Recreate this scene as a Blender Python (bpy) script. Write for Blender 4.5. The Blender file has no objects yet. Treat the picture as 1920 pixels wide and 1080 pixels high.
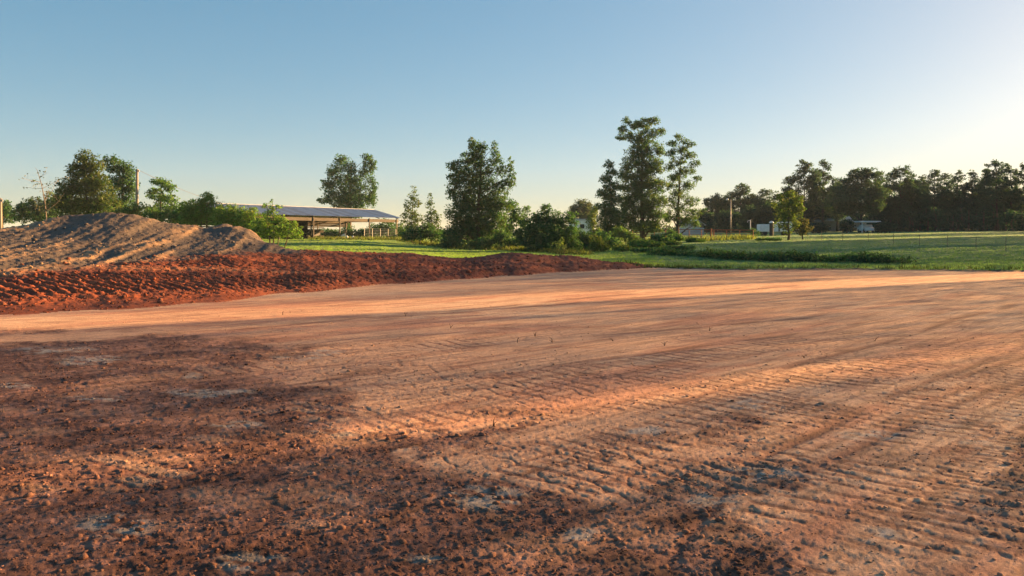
import bpy, math, random
import numpy as np
from mathutils import Vector

SC = bpy.context.scene
COL = SC.collection
R = math.radians
rng = np.random.default_rng(11)
random.seed(5)

# ------------------------------------------------------------------ camera, sky, sun
EYE = 1.6
FPX = 1507.0            # focal length in photo pixels (1920 wide)
HOR = 440.0             # horizon row of the photo
cam_d = bpy.data.cameras.new("camera")
cam = bpy.data.objects.new("camera", cam_d)
COL.objects.link(cam)
cam.location = (0, 0, EYE)
cam.rotation_euler = (R(90), 0, 0)
cam_d.sensor_width = 36.0
cam_d.lens = 36.0 * FPX / 1920.0
cam_d.shift_y = -(540 - HOR) / 1920.0
cam_d.clip_end = 6000
SC.camera = cam

SUN_AZ = R(59)          # to the right of the view direction (+Y)
SUN_EL = R(11.0)
world = bpy.data.worlds.new("World")
SC.world = world
world.use_nodes = True
wn = world.node_tree.nodes
sky = wn.new("ShaderNodeTexSky")
sky.sky_type = 'NISHITA'
sky.sun_disc = False
sky.sun_elevation = SUN_EL
sky.sun_rotation = SUN_AZ
sky.altitude = 100
sky.air_density = 0.7
sky.dust_density = 1.0
sky.ozone_density = 1.0
bg = wn["Background"]
bg.inputs["Strength"].default_value = 0.0605
gm = wn.new("ShaderNodeGamma")          # softer range between zenith and the glow round the sun
gm.inputs["Gamma"].default_value = 0.5
world.node_tree.links.new(sky.outputs[0], gm.inputs[0])
hs = wn.new("ShaderNodeHueSaturation")
hs.inputs["Saturation"].default_value = 1.95
hs.inputs["Hue"].default_value = 0.490
world.node_tree.links.new(gm.outputs[0], hs.inputs["Color"])
world.node_tree.links.new(hs.outputs[0], bg.inputs[0])

sun_d = bpy.data.lights.new("sun", 'SUN')
sun = bpy.data.objects.new("sun", sun_d)
COL.objects.link(sun)
sun_d.energy = 5.0
sun_d.angle = R(0.5)
sun_d.color = (1.0, 0.56, 0.22)
sdir = Vector((math.sin(SUN_AZ) * math.cos(SUN_EL), math.cos(SUN_AZ) * math.cos(SUN_EL), math.sin(SUN_EL)))
sun.rotation_euler = (-sdir).to_track_quat('-Z', 'Y').to_euler()
sun.location = (60, 40, 40)

SC.view_settings.view_transform = 'Standard'
SC.view_settings.look = 'None'
SC.view_settings.exposure = 2.45
SC.view_settings.gamma = 1.0
SC.view_settings.use_curve_mapping = False
SC.cycles.max_bounces = 6
SC.cycles.transparent_max_bounces = 8
SC.cycles.sample_clamp_indirect = 4.0


# ------------------------------------------------------------------ noise in numpy
def _h(ix, iy, seed):
    h = (ix.astype(np.int64) * 374761393 + iy.astype(np.int64) * 668265263 + seed * 974634777) & 0xFFFFFFFF
    h = ((h ^ (h >> 13)) * 1274126177) & 0xFFFFFFFF
    h = ((h ^ (h >> 15)) * 2246822519) & 0xFFFFFFFF
    return ((h ^ (h >> 16)) & 0xFFFFFF).astype(np.float64) / 0xFFFFFF


def vn(x, y, seed=0):
    ix = np.floor(x); iy = np.floor(y)
    fx = x - ix; fy = y - iy
    fx = fx * fx * (3 - 2 * fx); fy = fy * fy * (3 - 2 * fy)
    a = _h(ix, iy, seed); b = _h(ix + 1, iy, seed); c = _h(ix, iy + 1, seed); d = _h(ix + 1, iy + 1, seed)
    return (a + (b - a) * fx + (c - a) * fy + (a - b - c + d) * fx * fy) * 2 - 1


def fbm(x, y, octv=4, seed=0, gain=0.5):
    s = 0; a = 1.0; t = 0
    for o in range(octv):
        s = s + a * vn(x * 2 ** o + 17.3 * o, y * 2 ** o - 9.1 * o, seed + o); t += a; a *= gain
    return s / t


def worley(x, y, seed=0):
    ix = np.floor(x); iy = np.floor(y)
    f1 = np.full(x.shape, 9.0); f2 = np.full(x.shape, 9.0); cid = np.zeros(x.shape)
    for dx in (-1, 0, 1):
        for dy in (-1, 0, 1):
            cx = ix + dx; cy = iy + dy
            r1 = _h(cx, cy, seed); r2 = _h(cx, cy, seed + 7)
            d = np.hypot(cx + r1 - x, cy + r2 - y)
            m = d < f1
            f2 = np.where(m, f1, np.minimum(f2, d))
            cid = np.where(m, _h(cx, cy, seed + 3), cid)
            f1 = np.where(m, d, f1)
    return f1, f2, cid


def facets(x, y, seed):
    """broken lumps: each cell is a tilted flat piece with its own height"""
    ix = np.floor(x); iy = np.floor(y)
    f1 = np.full(x.shape, 9.0); hh = np.zeros(x.shape)
    for dx in (-1, 0, 1):
        for dy in (-1, 0, 1):
            cx = ix + dx; cy = iy + dy
            ox = cx + _h(cx, cy, seed) - x; oy = cy + _h(cx, cy, seed + 7) - y
            d = np.hypot(ox, oy) * (0.7 + 0.6 * _h(cx, cy, seed + 5))
            m = d < f1
            val = _h(cx, cy, seed + 3) ** 2 + (ox * (_h(cx, cy, seed + 11) - 0.5) + oy * (_h(cx, cy, seed + 13) - 0.5)) * 1.6 - 0.5 * d
            hh = np.where(m, val, hh); f1 = np.where(m, d, f1)
    return hh


def sstep(a, b, x):
    t = np.clip((x - a) / (b - a), 0, 1)
    return t * t * (3 - 2 * t)


# ------------------------------------------------------------------ small object helpers
def P(px, py, d):
    return ((px - 960) / FPX * d, d, EYE + (HOR - py) / FPX * d)


def new_mesh(name, verts, faces, col=None, mats=(), smooth=False):
    """verts (N,3), faces (M,k) arrays of equal-sized polygons."""
    verts = np.asarray(verts, np.float32); faces = np.asarray(faces, np.int32)
    me = bpy.data.meshes.new(name)
    me.vertices.add(len(verts)); me.vertices.foreach_set("co", verts.ravel())
    k = faces.shape[1]
    me.loops.add(faces.size); me.loops.foreach_set("vertex_index", faces.ravel())
    me.polygons.add(len(faces))
    me.polygons.foreach_set("loop_start", np.arange(len(faces), dtype=np.int32) * k)
    if smooth:
        me.polygons.foreach_set("use_smooth", np.ones(len(faces), bool))
    if col is not None:
        at = me.color_attributes.new("Col", 'FLOAT_COLOR', 'POINT')
        c4 = np.ones((len(verts), 4), np.float32); c4[:, :3] = col
        at.data.foreach_set("color", c4.ravel())
    for m in mats:
        me.materials.append(m)
    me.update(calc_edges=True)
    return me


def link(name, data, parent=None, loc=(0, 0, 0), rz=0.0):
    o = bpy.data.objects.new(name, data)
    COL.objects.link(o)
    o.location = loc
    o.rotation_euler = (0, 0, rz)
    if parent is not None:
        o.parent = parent
    return o


def thing(name, label, cat, loc, rz=0.0, group=None):
    o = link(name, None, None, loc, rz)
    o.empty_display_size = 0.3
    o["label"] = label; o["category"] = cat
    if group:
        o["group"] = group
    return o


def tag(o, label, cat, group=None):
    o["label"] = label; o["category"] = cat
    if group:
        o["group"] = group
    return o


class MB:
    """collects boxes and tubes, builds one mesh"""
    def __init__(s):
        s.v = []; s.f = []; s.n = 0

    def add(s, v, f):
        s.v.append(np.asarray(v, float)); s.f += [tuple(i + s.n for i in q) for q in f]; s.n += len(v)

    def box(s, x0, x1, y0, y1, z0, z1, b=0.0):
        if b <= 0:
            v = [(x, y, z) for z in (z0, z1) for x, y in ((x0, y0), (x1, y0), (x1, y1), (x0, y1))]
            s.add(v, [(3, 2, 1, 0), (4, 5, 6, 7), (0, 1, 5, 4), (1, 2, 6, 5), (2, 3, 7, 6), (3, 0, 4, 7)])
        else:
            v = []
            for z, i in ((z0, b), (z0 + b, 0), (z1 - b, 0), (z1, b)):
                v += [(x0 + i, y0 + i, z), (x1 - i, y0 + i, z), (x1 - i, y1 - i, z), (x0 + i, y1 - i, z)]
            f = [(3, 2, 1, 0), (12, 13, 14, 15)]
            for k in range(3):
                for j in range(4):
                    f.append((k * 4 + j, k * 4 + (j + 1) % 4, k * 4 + 4 + (j + 1) % 4, k * 4 + 4 + j))
            s.add(v, f)
        return s

    def tube(s, pts, rad, n=6, cap=True):
        pts = [Vector(p) for p in pts]
        v = []
        for i, p in enumerate(pts):
            t = (pts[min(i + 1, len(pts) - 1)] - pts[max(i - 1, 0)]).normalized()
            a = t.orthogonal().normalized() if abs(t.z) < 0.9 else Vector((1, 0, 0))
            b = t.cross(a).normalized(); a = b.cross(t).normalized()
            r = rad[i] if hasattr(rad, '__len__') else rad
            for k in range(n):
                an = 2 * math.pi * k / n
                v.append(p + (a * math.cos(an) + b * math.sin(an)) * r)
        f = []
        for i in range(len(pts) - 1):
            for k in range(n):
                f.append((i * n + k, i * n + (k + 1) % n, (i + 1) * n + (k + 1) % n, (i + 1) * n + k))
        if cap:
            f.append(tuple(range(n - 1, -1, -1))); f.append(tuple((len(pts) - 1) * n + k for k in range(n)))
        s.add([tuple(p) for p in v], f)
        return s

    def lathe(s, prof, n=12, c=(0, 0, 0)):
        v = []
        for r, z in prof:
            for k in range(n):
                an = 2 * math.pi * k / n
                v.append((c[0] + r * math.cos(an), c[1] + r * math.sin(an), c[2] + z))
        f = []
        for i in range(len(prof) - 1):
            for k in range(n):
                f.append((i * n + k, i * n + (k + 1) % n, (i + 1) * n + (k + 1) % n, (i + 1) * n + k))
        f.append(tuple(range(n - 1, -1, -1))); f.append(tuple((len(prof) - 1) * n + k for k in range(n)))
        s.add(v, f)
        return s

    def mesh(s, name, m, smooth=False):
        me = bpy.data.meshes.new(name)
        me.from_pydata([tuple(p) for p in np.concatenate(s.v)], [], s.f)
        if smooth:
            for p in me.polygons:
                p.use_smooth = True
        me.materials.append(m)
        return me

    def obj(s, name, m, parent=None, loc=(0, 0, 0), rz=0.0, smooth=False):
        return link(name, s.mesh(name, m, smooth), parent, loc, rz)


# ------------------------------------------------------------------ materials
def nt(name):
    m = bpy.data.materials.new(name); m.use_nodes = True
    t = m.node_tree
    for n in list(t.nodes):
        t.nodes.remove(n)
    out = t.nodes.new("ShaderNodeOutputMaterial")
    return m, t, out


def N(t, kind, **kw):
    n = t.nodes.new(kind)
    for k, v in kw.items():
        setattr(n, k, v)
    return n


def mat_plain(name, c, rough=0.8, metal=0.0, var=0.25, scale=6.0, bump=0.2, spec=0.3, stretch=(1, 1, 1)):
    m, t, out = nt(name)
    b = N(t, "ShaderNodeBsdfPrincipled")
    tc = N(t, "ShaderNodeTexCoord"); mp = N(t, "ShaderNodeMapping")
    mp.inputs["Scale"].default_value = stretch
    t.links.new(tc.outputs["Object"], mp.inputs[0])
    no = N(t, "ShaderNodeTexNoise"); no.inputs["Scale"].default_value = scale; no.inputs["Detail"].default_value = 6
    t.links.new(mp.outputs[0], no.inputs["Vector"])
    ra = N(t, "ShaderNodeMapRange")
    ra.inputs[1].default_value = 0.25; ra.inputs[2].default_value = 0.75
    ra.inputs[3].default_value = 1 - var; ra.inputs[4].default_value = 1 + var
    t.links.new(no.outputs[0], ra.inputs[0])
    mx = N(t, "ShaderNodeMix", data_type='RGBA', blend_type='MULTIPLY'); mx.inputs[0].default_value = 1
    mx.inputs[6].default_value = (*c, 1)
    t.links.new(ra.outputs[0], mx.inputs[7])
    t.links.new(mx.outputs[2], b.inputs["Base Color"])
    b.inputs["Roughness"].default_value = rough; b.inputs["Metallic"].default_value = metal
    b.inputs["Specular IOR Level"].default_value = spec
    bu = N(t, "ShaderNodeBump"); bu.inputs["Strength"].default_value = bump; bu.inputs["Distance"].default_value = 0.02
    t.links.new(no.outputs[0], bu.inputs["Height"]); t.links.new(bu.outputs[0], b.inputs["Normal"])
    t.links.new(b.outputs[0], out.inputs[0])
    return m


def mat_leaf(name, trans=0.5, gloss=0.02):
    m, t, out = nt(name)
    at = N(t, "ShaderNodeAttribute", attribute_name="Col")
    di = N(t, "ShaderNodeBsdfDiffuse"); tr = N(t, "ShaderNodeBsdfTranslucent")
    gl = N(t, "ShaderNodeBsdfGlossy"); gl.inputs["Roughness"].default_value = 0.5
    gl.inputs["Color"].default_value = (0.6, 0.6, 0.6, 1)
    t.links.new(at.outputs["Color"], di.inputs[0])
    tint = N(t, "ShaderNodeMix", data_type='RGBA', blend_type='MULTIPLY'); tint.inputs[0].default_value = 1
    tint.inputs[7].default_value = (1.1, 1.2, 0.6, 1)
    t.links.new(at.outputs["Color"], tint.inputs[6]); t.links.new(tint.outputs[2], tr.inputs[0])
    m1 = N(t, "ShaderNodeMixShader"); m1.inputs[0].default_value = trans
    t.links.new(di.outputs[0], m1.inputs[1]); t.links.new(tr.outputs[0], m1.inputs[2])
    m2 = N(t, "ShaderNodeMixShader"); m2.inputs[0].default_value = gloss
    t.links.new(m1.outputs[0], m2.inputs[1]); t.links.new(gl.outputs[0], m2.inputs[2])
    t.links.new(m2.outputs[0], out.inputs[0])
    return m


def mat_ground(name, fine=60.0, bump=0.6, dist=0.02, var=0.3, rough=0.95, scale2=9.0, scrape=0.0):
    """vertex colour carries the soil kinds; noise adds grain and fine relief"""
    m, t, out = nt(name)
    b = N(t, "ShaderNodeBsdfPrincipled")
    at = N(t, "ShaderNodeAttribute", attribute_name="Col")
    tc = N(t, "ShaderNodeTexCoord")
    n1 = N(t, "ShaderNodeTexNoise"); n1.inputs["Scale"].default_value = fine; n1.inputs["Detail"].default_value = 8
    n1.inputs["Roughness"].default_value = 0.7
    n2 = N(t, "ShaderNodeTexNoise"); n2.inputs["Scale"].default_value = scale2; n2.inputs["Detail"].default_value = 6
    for n in (n1, n2):
        t.links.new(tc.outputs["Object"], n.inputs["Vector"])
    ad = N(t, "ShaderNodeMath", operation='ADD'); t.links.new(n1.outputs[0], ad.inputs[0]); t.links.new(n2.outputs[0], ad.inputs[1])
    ra = N(t, "ShaderNodeMapRange")
    ra.inputs[1].default_value = 0.6; ra.inputs[2].default_value = 1.4
    ra.inputs[3].default_value = 1 - var; ra.inputs[4].default_value = 1 + var
    t.links.new(ad.outputs[0], ra.inputs[0])
    mx = N(t, "ShaderNodeMix", data_type='RGBA', blend_type='MULTIPLY'); mx.inputs[0].default_value = 1
    t.links.new(at.outputs["Color"], mx.inputs[6]); t.links.new(ra.outputs[0], mx.inputs[7])
    col_out = mx.outputs[2]
    if scrape > 0:                       # fine scrape lines along the dozer's way
        mp = N(t, "ShaderNodeMapping", vector_type='POINT')
        mp.inputs["Rotation"].default_value = (0, 0, R(-44)); mp.inputs["Scale"].default_value = (1, 1, 1)
        t.links.new(tc.outputs["Object"], mp.inputs[0])
        mp2 = N(t, "ShaderNodeMapping"); mp2.inputs["Scale"].default_value = (0.55, 7.0, 1)
        t.links.new(mp.outputs[0], mp2.inputs[0])
        n3 = N(t, "ShaderNodeTexNoise"); n3.inputs["Scale"].default_value = 1.6; n3.inputs["Detail"].default_value = 7
        n3.inputs["Roughness"].default_value = 0.65
        t.links.new(mp2.outputs[0], n3.inputs["Vector"])
        r3 = N(t, "ShaderNodeMapRange"); r3.inputs[1].default_value = 0.36; r3.inputs[2].default_value = 0.56
        r3.inputs[3].default_value = 1 - scrape; r3.inputs[4].default_value = 1.06
        t.links.new(n3.outputs[0], r3.inputs[0])
        m3 = N(t, "ShaderNodeMix", data_type='RGBA', blend_type='MULTIPLY'); m3.inputs[0].default_value = 1
        t.links.new(col_out, m3.inputs[6]); t.links.new(r3.outputs[0], m3.inputs[7])
        col_out = m3.outputs[2]
    t.links.new(col_out, b.inputs["Base Color"])
    b.inputs["Roughness"].default_value = rough; b.inputs["Specular IOR Level"].default_value = 0.15
    bu = N(t, "ShaderNodeBump"); bu.inputs["Strength"].default_value = bump; bu.inputs["Distance"].default_value = dist
    t.links.new(n1.outputs[0], bu.inputs["Height"]); t.links.new(bu.outputs[0], b.inputs["Normal"])
    t.links.new(b.outputs[0], out.inputs[0])
    return m


M_DIRT = mat_ground("dirt", fine=75, bump=0.8, dist=0.010, var=0.34, scale2=22, scrape=0.38)
M_CLOD = mat_ground("clod_dirt", fine=40, bump=0.5, var=0.3)
M_GRASS = mat_ground("grass_ground", fine=5.0, bump=1.0, dist=0.25, var=0.35, scale2=0.5)
M_LEAF = mat_leaf("leaf")
M_BLADE = mat_leaf("grass_blade", trans=0.5, gloss=0.02)
M_BARK = mat_plain("bark", (0.085, 0.065, 0.048), 0.9, var=0.4, scale=9, bump=0.8, stretch=(1, 1, 0.3))
M_PINEBARK = mat_plain("pine_bark", (0.050, 0.042, 0.036), 0.9, var=0.4, scale=7, bump=0.8, stretch=(1, 1, 0.3))
M_DEADWOOD = mat_plain("grey_wood", (0.20, 0.16, 0.125), 0.9, var=0.3, scale=8, bump=0.5, stretch=(1, 1, 0.2))
M_POLE = mat_plain("pole_wood", (0.25, 0.22, 0.18), 0.85, var=0.3, scale=8, bump=0.5, stretch=(1, 1, 0.15))
M_WEATHER = mat_plain("weathered_board", (0.095, 0.083, 0.073), 0.9, var=0.3, scale=5, bump=0.4, stretch=(0.3, 1, 1))
M_TIN = mat_plain("roof_tin", (0.42, 0.44, 0.47), 0.42, metal=0.75, var=0.18, scale=1.3, bump=0.05)
M_TINDULL = mat_plain("dull_tin", (0.37, 0.38, 0.40), 0.5, metal=0.7, var=0.3, scale=1.1, bump=0.05)
M_TINPALE = mat_plain("pale_tin", (0.46, 0.48, 0.50), 0.4, metal=0.75, var=0.2, scale=1.6, bump=0.05)
M_TINDARK = mat_plain("ridge_tin", (0.28, 0.29, 0.31), 0.6, metal=0.4, var=0.2, scale=1.6, bump=0.05)
M_DARKWOOD = mat_plain("dark_board", (0.028, 0.024, 0.021), 0.95, var=0.3, scale=5, bump=0.4)
M_PIPE = mat_plain("galvanised_pipe", (0.22, 0.23, 0.23), 0.5, metal=0.5, var=0.2)
M_RUST = mat_plain("rusty_pipe", (0.27, 0.10, 0.05), 0.85, var=0.35, scale=5)
M_WHITE = mat_plain("white_paint", (0.72, 0.73, 0.74), 0.55, var=0.1, scale=3, bump=0.05)
M_GREYWALL = mat_plain("grey_siding", (0.40, 0.43, 0.46), 0.6, var=0.12, scale=3, bump=0.05)
M_DULLWALL = mat_plain("dull_siding", (0.20, 0.21, 0.21), 0.8, var=0.2, scale=2)
M_DARK = mat_plain("dark_opening", (0.02, 0.02, 0.022), 0.4, var=0.2)
M_GLASS = mat_plain("window_glass", (0.03, 0.035, 0.04), 0.08, var=0.1, spec=0.6, bump=0.0)
M_WIRE = mat_plain("black_wire", (0.05, 0.05, 0.05), 0.6)
M_POST = mat_plain("steel_post", (0.07, 0.075, 0.06), 0.8)
M_PINK = mat_plain("pale_plastic", (0.62, 0.40, 0.30), 0.5)


# ------------------------------------------------------------------ terrain
_u = np.array([-0.80, -0.50, -0.25, -0.05, 0.08, 0.22, 0.64, 0.9])
_d = np.array([0.0, 33.0, 38.0, 46.0, 60.0, 75.0, 95.0, 130.0, 170.0, 400.0, 3000.0])
_T = np.array([
    [0, 0.0, 0.20, 0.45, 0.75, 1.05, 1.35, 1.6, 1.8, 2.2, 6],
    [0, 0.0, 0.20, 0.45, 0.75, 1.05, 1.35, 1.6, 1.8, 2.2, 6],
    [0, 0.0, 0.10, 0.30, 0.62, 0.95, 1.20, 1.3, 1.5, 2.2, 6],
    [0, 0.0, 0.02, 0.20, 0.25, 0.30, 0.80, 1.0, 1.3, 2.2, 6],
    [0, 0.0, 0.00, 0.02, 0.06, 0.28, 0.85, 1.2, 1.5, 2.4, 6],
    [0, 0.0, 0.00, 0.02, 0.38, 0.72, 1.12, 1.6, 2.1, 2.8, 6],
    [0, 0.0, 0.06, 0.15, 0.42, 0.73, 1.20, 1.95, 2.72, 3.2, 6],
    [0, 0.0, 0.06, 0.15, 0.42, 0.73, 1.20, 1.95, 2.72, 3.2, 6]])

# berm and mound: per azimuth column, six (distance, height) knots toe..back
_bu = np.array([-0.95, -0.637, -0.504, -0.372, -0.265, -0.139, -0.06, 0.0, 0.066, 0.133, 0.175])
_bd = np.array([
    [15.0, 19.5, 25, 31, 36, 44],
    [16.0, 20.0, 25, 31, 36, 44],
    [17.2, 21.0, 27, 32, 38, 46],
    [19.0, 23.5, 29, 33, 38, 46],
    [22.3, 25.5, 29, 31.5, 34, 41],
    [26.5, 29.0, 31.5, 34, 36, 42],
    [28.7, 31.0, 33, 35, 37, 43],
    [31.3, 33.0, 35, 36.5, 38, 44],
    [34.0, 35.5, 36.8, 38, 39, 44],
    [36.6, 37.4, 38.2, 39.2, 40, 44],
    [38.5, 38.9, 39.4, 39.9, 40.4, 44]])
_bz = np.array([
    [0.0, 0.45, 0.8, 1.3, 1.8, 0.5],
    [0.0, 0.42, 0.77, 1.29, 1.89, 0.5],
    [0.0, 0.36, 0.79, 1.39, 2.55, 0.5],
    [0.0, 0.36, 0.83, 1.20, 1.90, 0.5],
    [0.0, 0.27, 0.52, 0.76, 0.97, 0.25],
    [0.0, 0.25, 0.45, 0.66, 0.78, 0.20],
    [0.0, 0.20, 0.36, 0.46, 0.52, 0.15],
    [0.0, 0.28, 0.50, 0.66, 0.74, 0.15],
    [0.0, 0.22, 0.38, 0.50, 0.56, 0.05],
    [0.0, 0.07, 0.13, 0.18, 0.20, 0.0],
    [0.0, 0.0, 0.0, 0.0, 0.0, 0.0]])
_eu = np.array([-0.95, 0.0, 0.175, 0.25, 0.40, 0.64, 1.2, 3.0])
_ed = np.array([40., 40., 39.5, 36.2, 36.6, 34.2, 33.0, 30.0])     # far edge of the graded pad


def interp_rows(u, ku, tab):
    i = np.clip(np.searchsorted(ku, u) - 1, 0, len(ku) - 2)
    w = np.clip((u - ku[i]) / (ku[i + 1] - ku[i]), 0, 1)
    w = w * w * (3 - 2 * w)
    return tab[i] * (1 - w)[:, None] + tab[i + 1] * w[:, None]


def pieces(d, kd, kz):
    """piecewise linear z over d, with per-point knots kd, kz (N,K)"""
    z = kz[:, 0].copy()
    for j in range(kd.shape[1] - 1):
        t = np.clip((d - kd[:, j]) / np.maximum(kd[:, j + 1] - kd[:, j], 1e-6), 0, 1)
        z += (kz[:, j + 1] - kz[:, j]) * t
    return z


def base_terrain(x, y):
    """smooth lie of the land without clods; returns z, berm parameter t (0 toe .. 1 crest .. 2 back), u, d"""
    x = np.atleast_1d(np.asarray(x, float)); y = np.atleast_1d(np.asarray(y, float))
    yy = np.maximum(y, 0.05)
    u = np.clip(x / yy, -3, 3)
    d = np.where(y > 0, np.where(np.abs(u) > 0.95, np.hypot(x, y) / 1.38, y), 0.0)
    rows = interp_rows(np.clip(u, _u[0], _u[-1]), _u, _T)
    z = pieces(d, np.broadcast_to(_d, rows.shape), rows)
    bd = interp_rows(np.clip(u, _bu[0], _bu[-1]), _bu, _bd)
    wig = 0.5 * fbm(u * 14, d * 0.02, 3, 71)
    bd = bd + wig[:, None]
    bz = interp_rows(np.clip(u, _bu[0], _bu[-1]), _bu, _bz)
    zb = pieces(d, bd, bz)
    t = np.clip((d - bd[:, 0]) / (bd[:, 4] - bd[:, 0]), 0, 1) + np.clip((d - bd[:, 4]) / (bd[:, 5] - bd[:, 4]), 0, 1)
    act = (u < 0.175) & (d > bd[:, 0]) & (d < bd[:, 5]) & (y > 0)
    zz = np.where(act, np.maximum(z, zb), z)
    # small heaps on the shoulder of the mound
    for px, py, dd, r, h in ((432, 0, 40.5, 1.05, 0.75), (335, 0, 40, 0.9, 0.35), (480, 0, 38.5, 1.0, 0.42),
                             (455, 0, 39, 0.8, 0.35), (110, 0, 38, 1.2, 0.25), (250, 0, 39, 1.4, 0.15)):
        cx = (px - 960) / FPX * dd
        zz = zz + h * np.exp(-((x - cx) ** 2 + ((y - dd) * 0.8) ** 2) / (r * r))
    t = np.where(act, t, np.where((d <= bd[:, 0]) | (u >= 0.175), -1.0, 3.0))
    return zz, t, u, d


def ground_z(x, y):
    return float(base_terrain([x], [y])[0][0])


def blob_mask(px, py, cx, cy, rx, ry, wx, wy):
    return sstep(1.15, 0.55, np.hypot((px + wx - cx) / rx, (py + wy - cy) / ry))


def poly_mask(px, py, poly, soft):
    """soft inside mask of a polygon given on the ground as seen in the photo"""
    n = len(poly); inside = np.zeros(px.shape, bool); dist = np.full(px.shape, 1e9)
    for i in range(n):
        x0, y0 = poly[i]; x1, y1 = poly[(i + 1) % n]
        c = ((y0 > py) != (y1 > py)) & (px < (x1 - x0) * (py - y0) / (y1 - y0 + 1e-9) + x0)
        inside ^= c
        ex, ey = x1 - x0, y1 - y0
        tt = np.clip(((px - x0) * ex + (py - y0) * ey) / (ex * ex + ey * ey), 0, 1)
        dist = np.minimum(dist, np.hypot(px - x0 - tt * ex, py - y0 - tt * ey))
    s = np.where(inside, dist, -dist)
    return sstep(-soft, soft, s)


# ground coordinates of a photo pixel on the level pad
def G(px, py):
    d = EYE * FPX / (py - HOR)
    return ((px - 960) / FPX * d, d)


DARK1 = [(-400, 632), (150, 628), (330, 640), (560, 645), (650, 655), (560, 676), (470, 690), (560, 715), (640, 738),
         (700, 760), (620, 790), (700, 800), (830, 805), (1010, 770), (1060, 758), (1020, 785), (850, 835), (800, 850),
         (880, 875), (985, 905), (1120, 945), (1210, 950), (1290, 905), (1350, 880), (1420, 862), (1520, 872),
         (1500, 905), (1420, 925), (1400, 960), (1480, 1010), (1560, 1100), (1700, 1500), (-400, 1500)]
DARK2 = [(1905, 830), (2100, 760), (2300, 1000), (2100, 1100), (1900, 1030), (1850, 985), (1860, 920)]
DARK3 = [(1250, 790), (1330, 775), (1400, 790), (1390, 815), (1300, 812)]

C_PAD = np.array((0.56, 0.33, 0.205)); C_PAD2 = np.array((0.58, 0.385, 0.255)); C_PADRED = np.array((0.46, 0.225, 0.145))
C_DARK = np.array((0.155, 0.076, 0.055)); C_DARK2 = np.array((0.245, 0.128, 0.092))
C_GREY = np.array((0.43, 0.37, 0.31)); C_RED = np.array((0.31, 0.085, 0.037)); C_RED2 = np.array((0.21, 0.062, 0.033))
C_TOP = np.array((0.125, 0.098, 0.08)); C_TAN = np.array((0.34, 0.215, 0.125))
C_LAWN = np.array((0.18, 0.29, 0.075)); C_PAST = np.array((0.125, 0.235, 0.10))

GREY_SPOTS = [(165, 676, 70, 9), (110, 655, 90, 8), (400, 735, 95, 9), (365, 703, 26, 7), (640, 810, 60, 12), (20, 718, 40, 6),
              (905, 925, 85, 26), (560, 672, 60, 6), (230, 985, 85, 26), (1390, 762, 45, 11), (1640, 812, 75, 12),
              (1090, 1000, 45, 12), (1360, 945, 70, 22), (1200, 800, 38, 10), (1820, 820, 60, 10), (480, 1045, 80, 22),
              (190, 742, 60, 8), (1650, 1000, 60, 16), (620, 665, 40, 6), (1430, 888, 85, 13), (420, 800, 60, 9), (780, 1040, 60, 12)]

# dozer passes on the pad: two points on the ground (photo px), half width in m, depth, lug pitch
PASSES = [((1330, 1075), (1905, 700), 0.42, 0.016, 0.20), ((1560, 1060), (2100, 760), 0.42, 0.018, 0.20),
          ((1160, 925), (1780, 735), 0.40, 0.012, 0.20), ((1000, 860), (1500, 745), 0.38, 0.010, 0.19),
          ((700, 790), (1300, 690), 0.40, 0.008, 0.20), ((1250, 905), (1545, 855), 0.42, 0.024, 0.20),
          ((120, 905), (420, 830), 0.45, 0.018, 0.22), ((520, 780), (640, 752), 0.45, 0.02, 0.22),
          ((300, 700), (900, 640), 0.45, 0.010, 0.22), ((900, 720), (1800, 600), 0.45, 0.007, 0.22),
          ((1500, 720), (1960, 625), 0.42, 0.010, 0.20), ((1820, 1000), (1960, 640), 0.40, 0.016, 0.20),
          ((200, 1060), (760, 870), 0.45, 0.010, 0.22)]
# single blade edges / ruts (thin dark lines)
RUTS = [((1170, 985), (1440, 880)), ((1375, 872), (1930, 640)), ((850, 850), (1085, 758)), ((560, 722), (700, 700)),
        ((1040, 634), (1520, 596)), ((1290, 905), (1560, 800)), ((1000, 690), (1500, 625)), ((1740, 735), (1960, 650)),
        ((1420, 870), (1250, 1060)), ((420, 620), (1250, 545)), ((700, 596), (1500, 535)), ((1110, 800), (1900, 570)),
        ((1500, 880), (1980, 690)), ((1900, 760), (1960, 700))]


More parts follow.
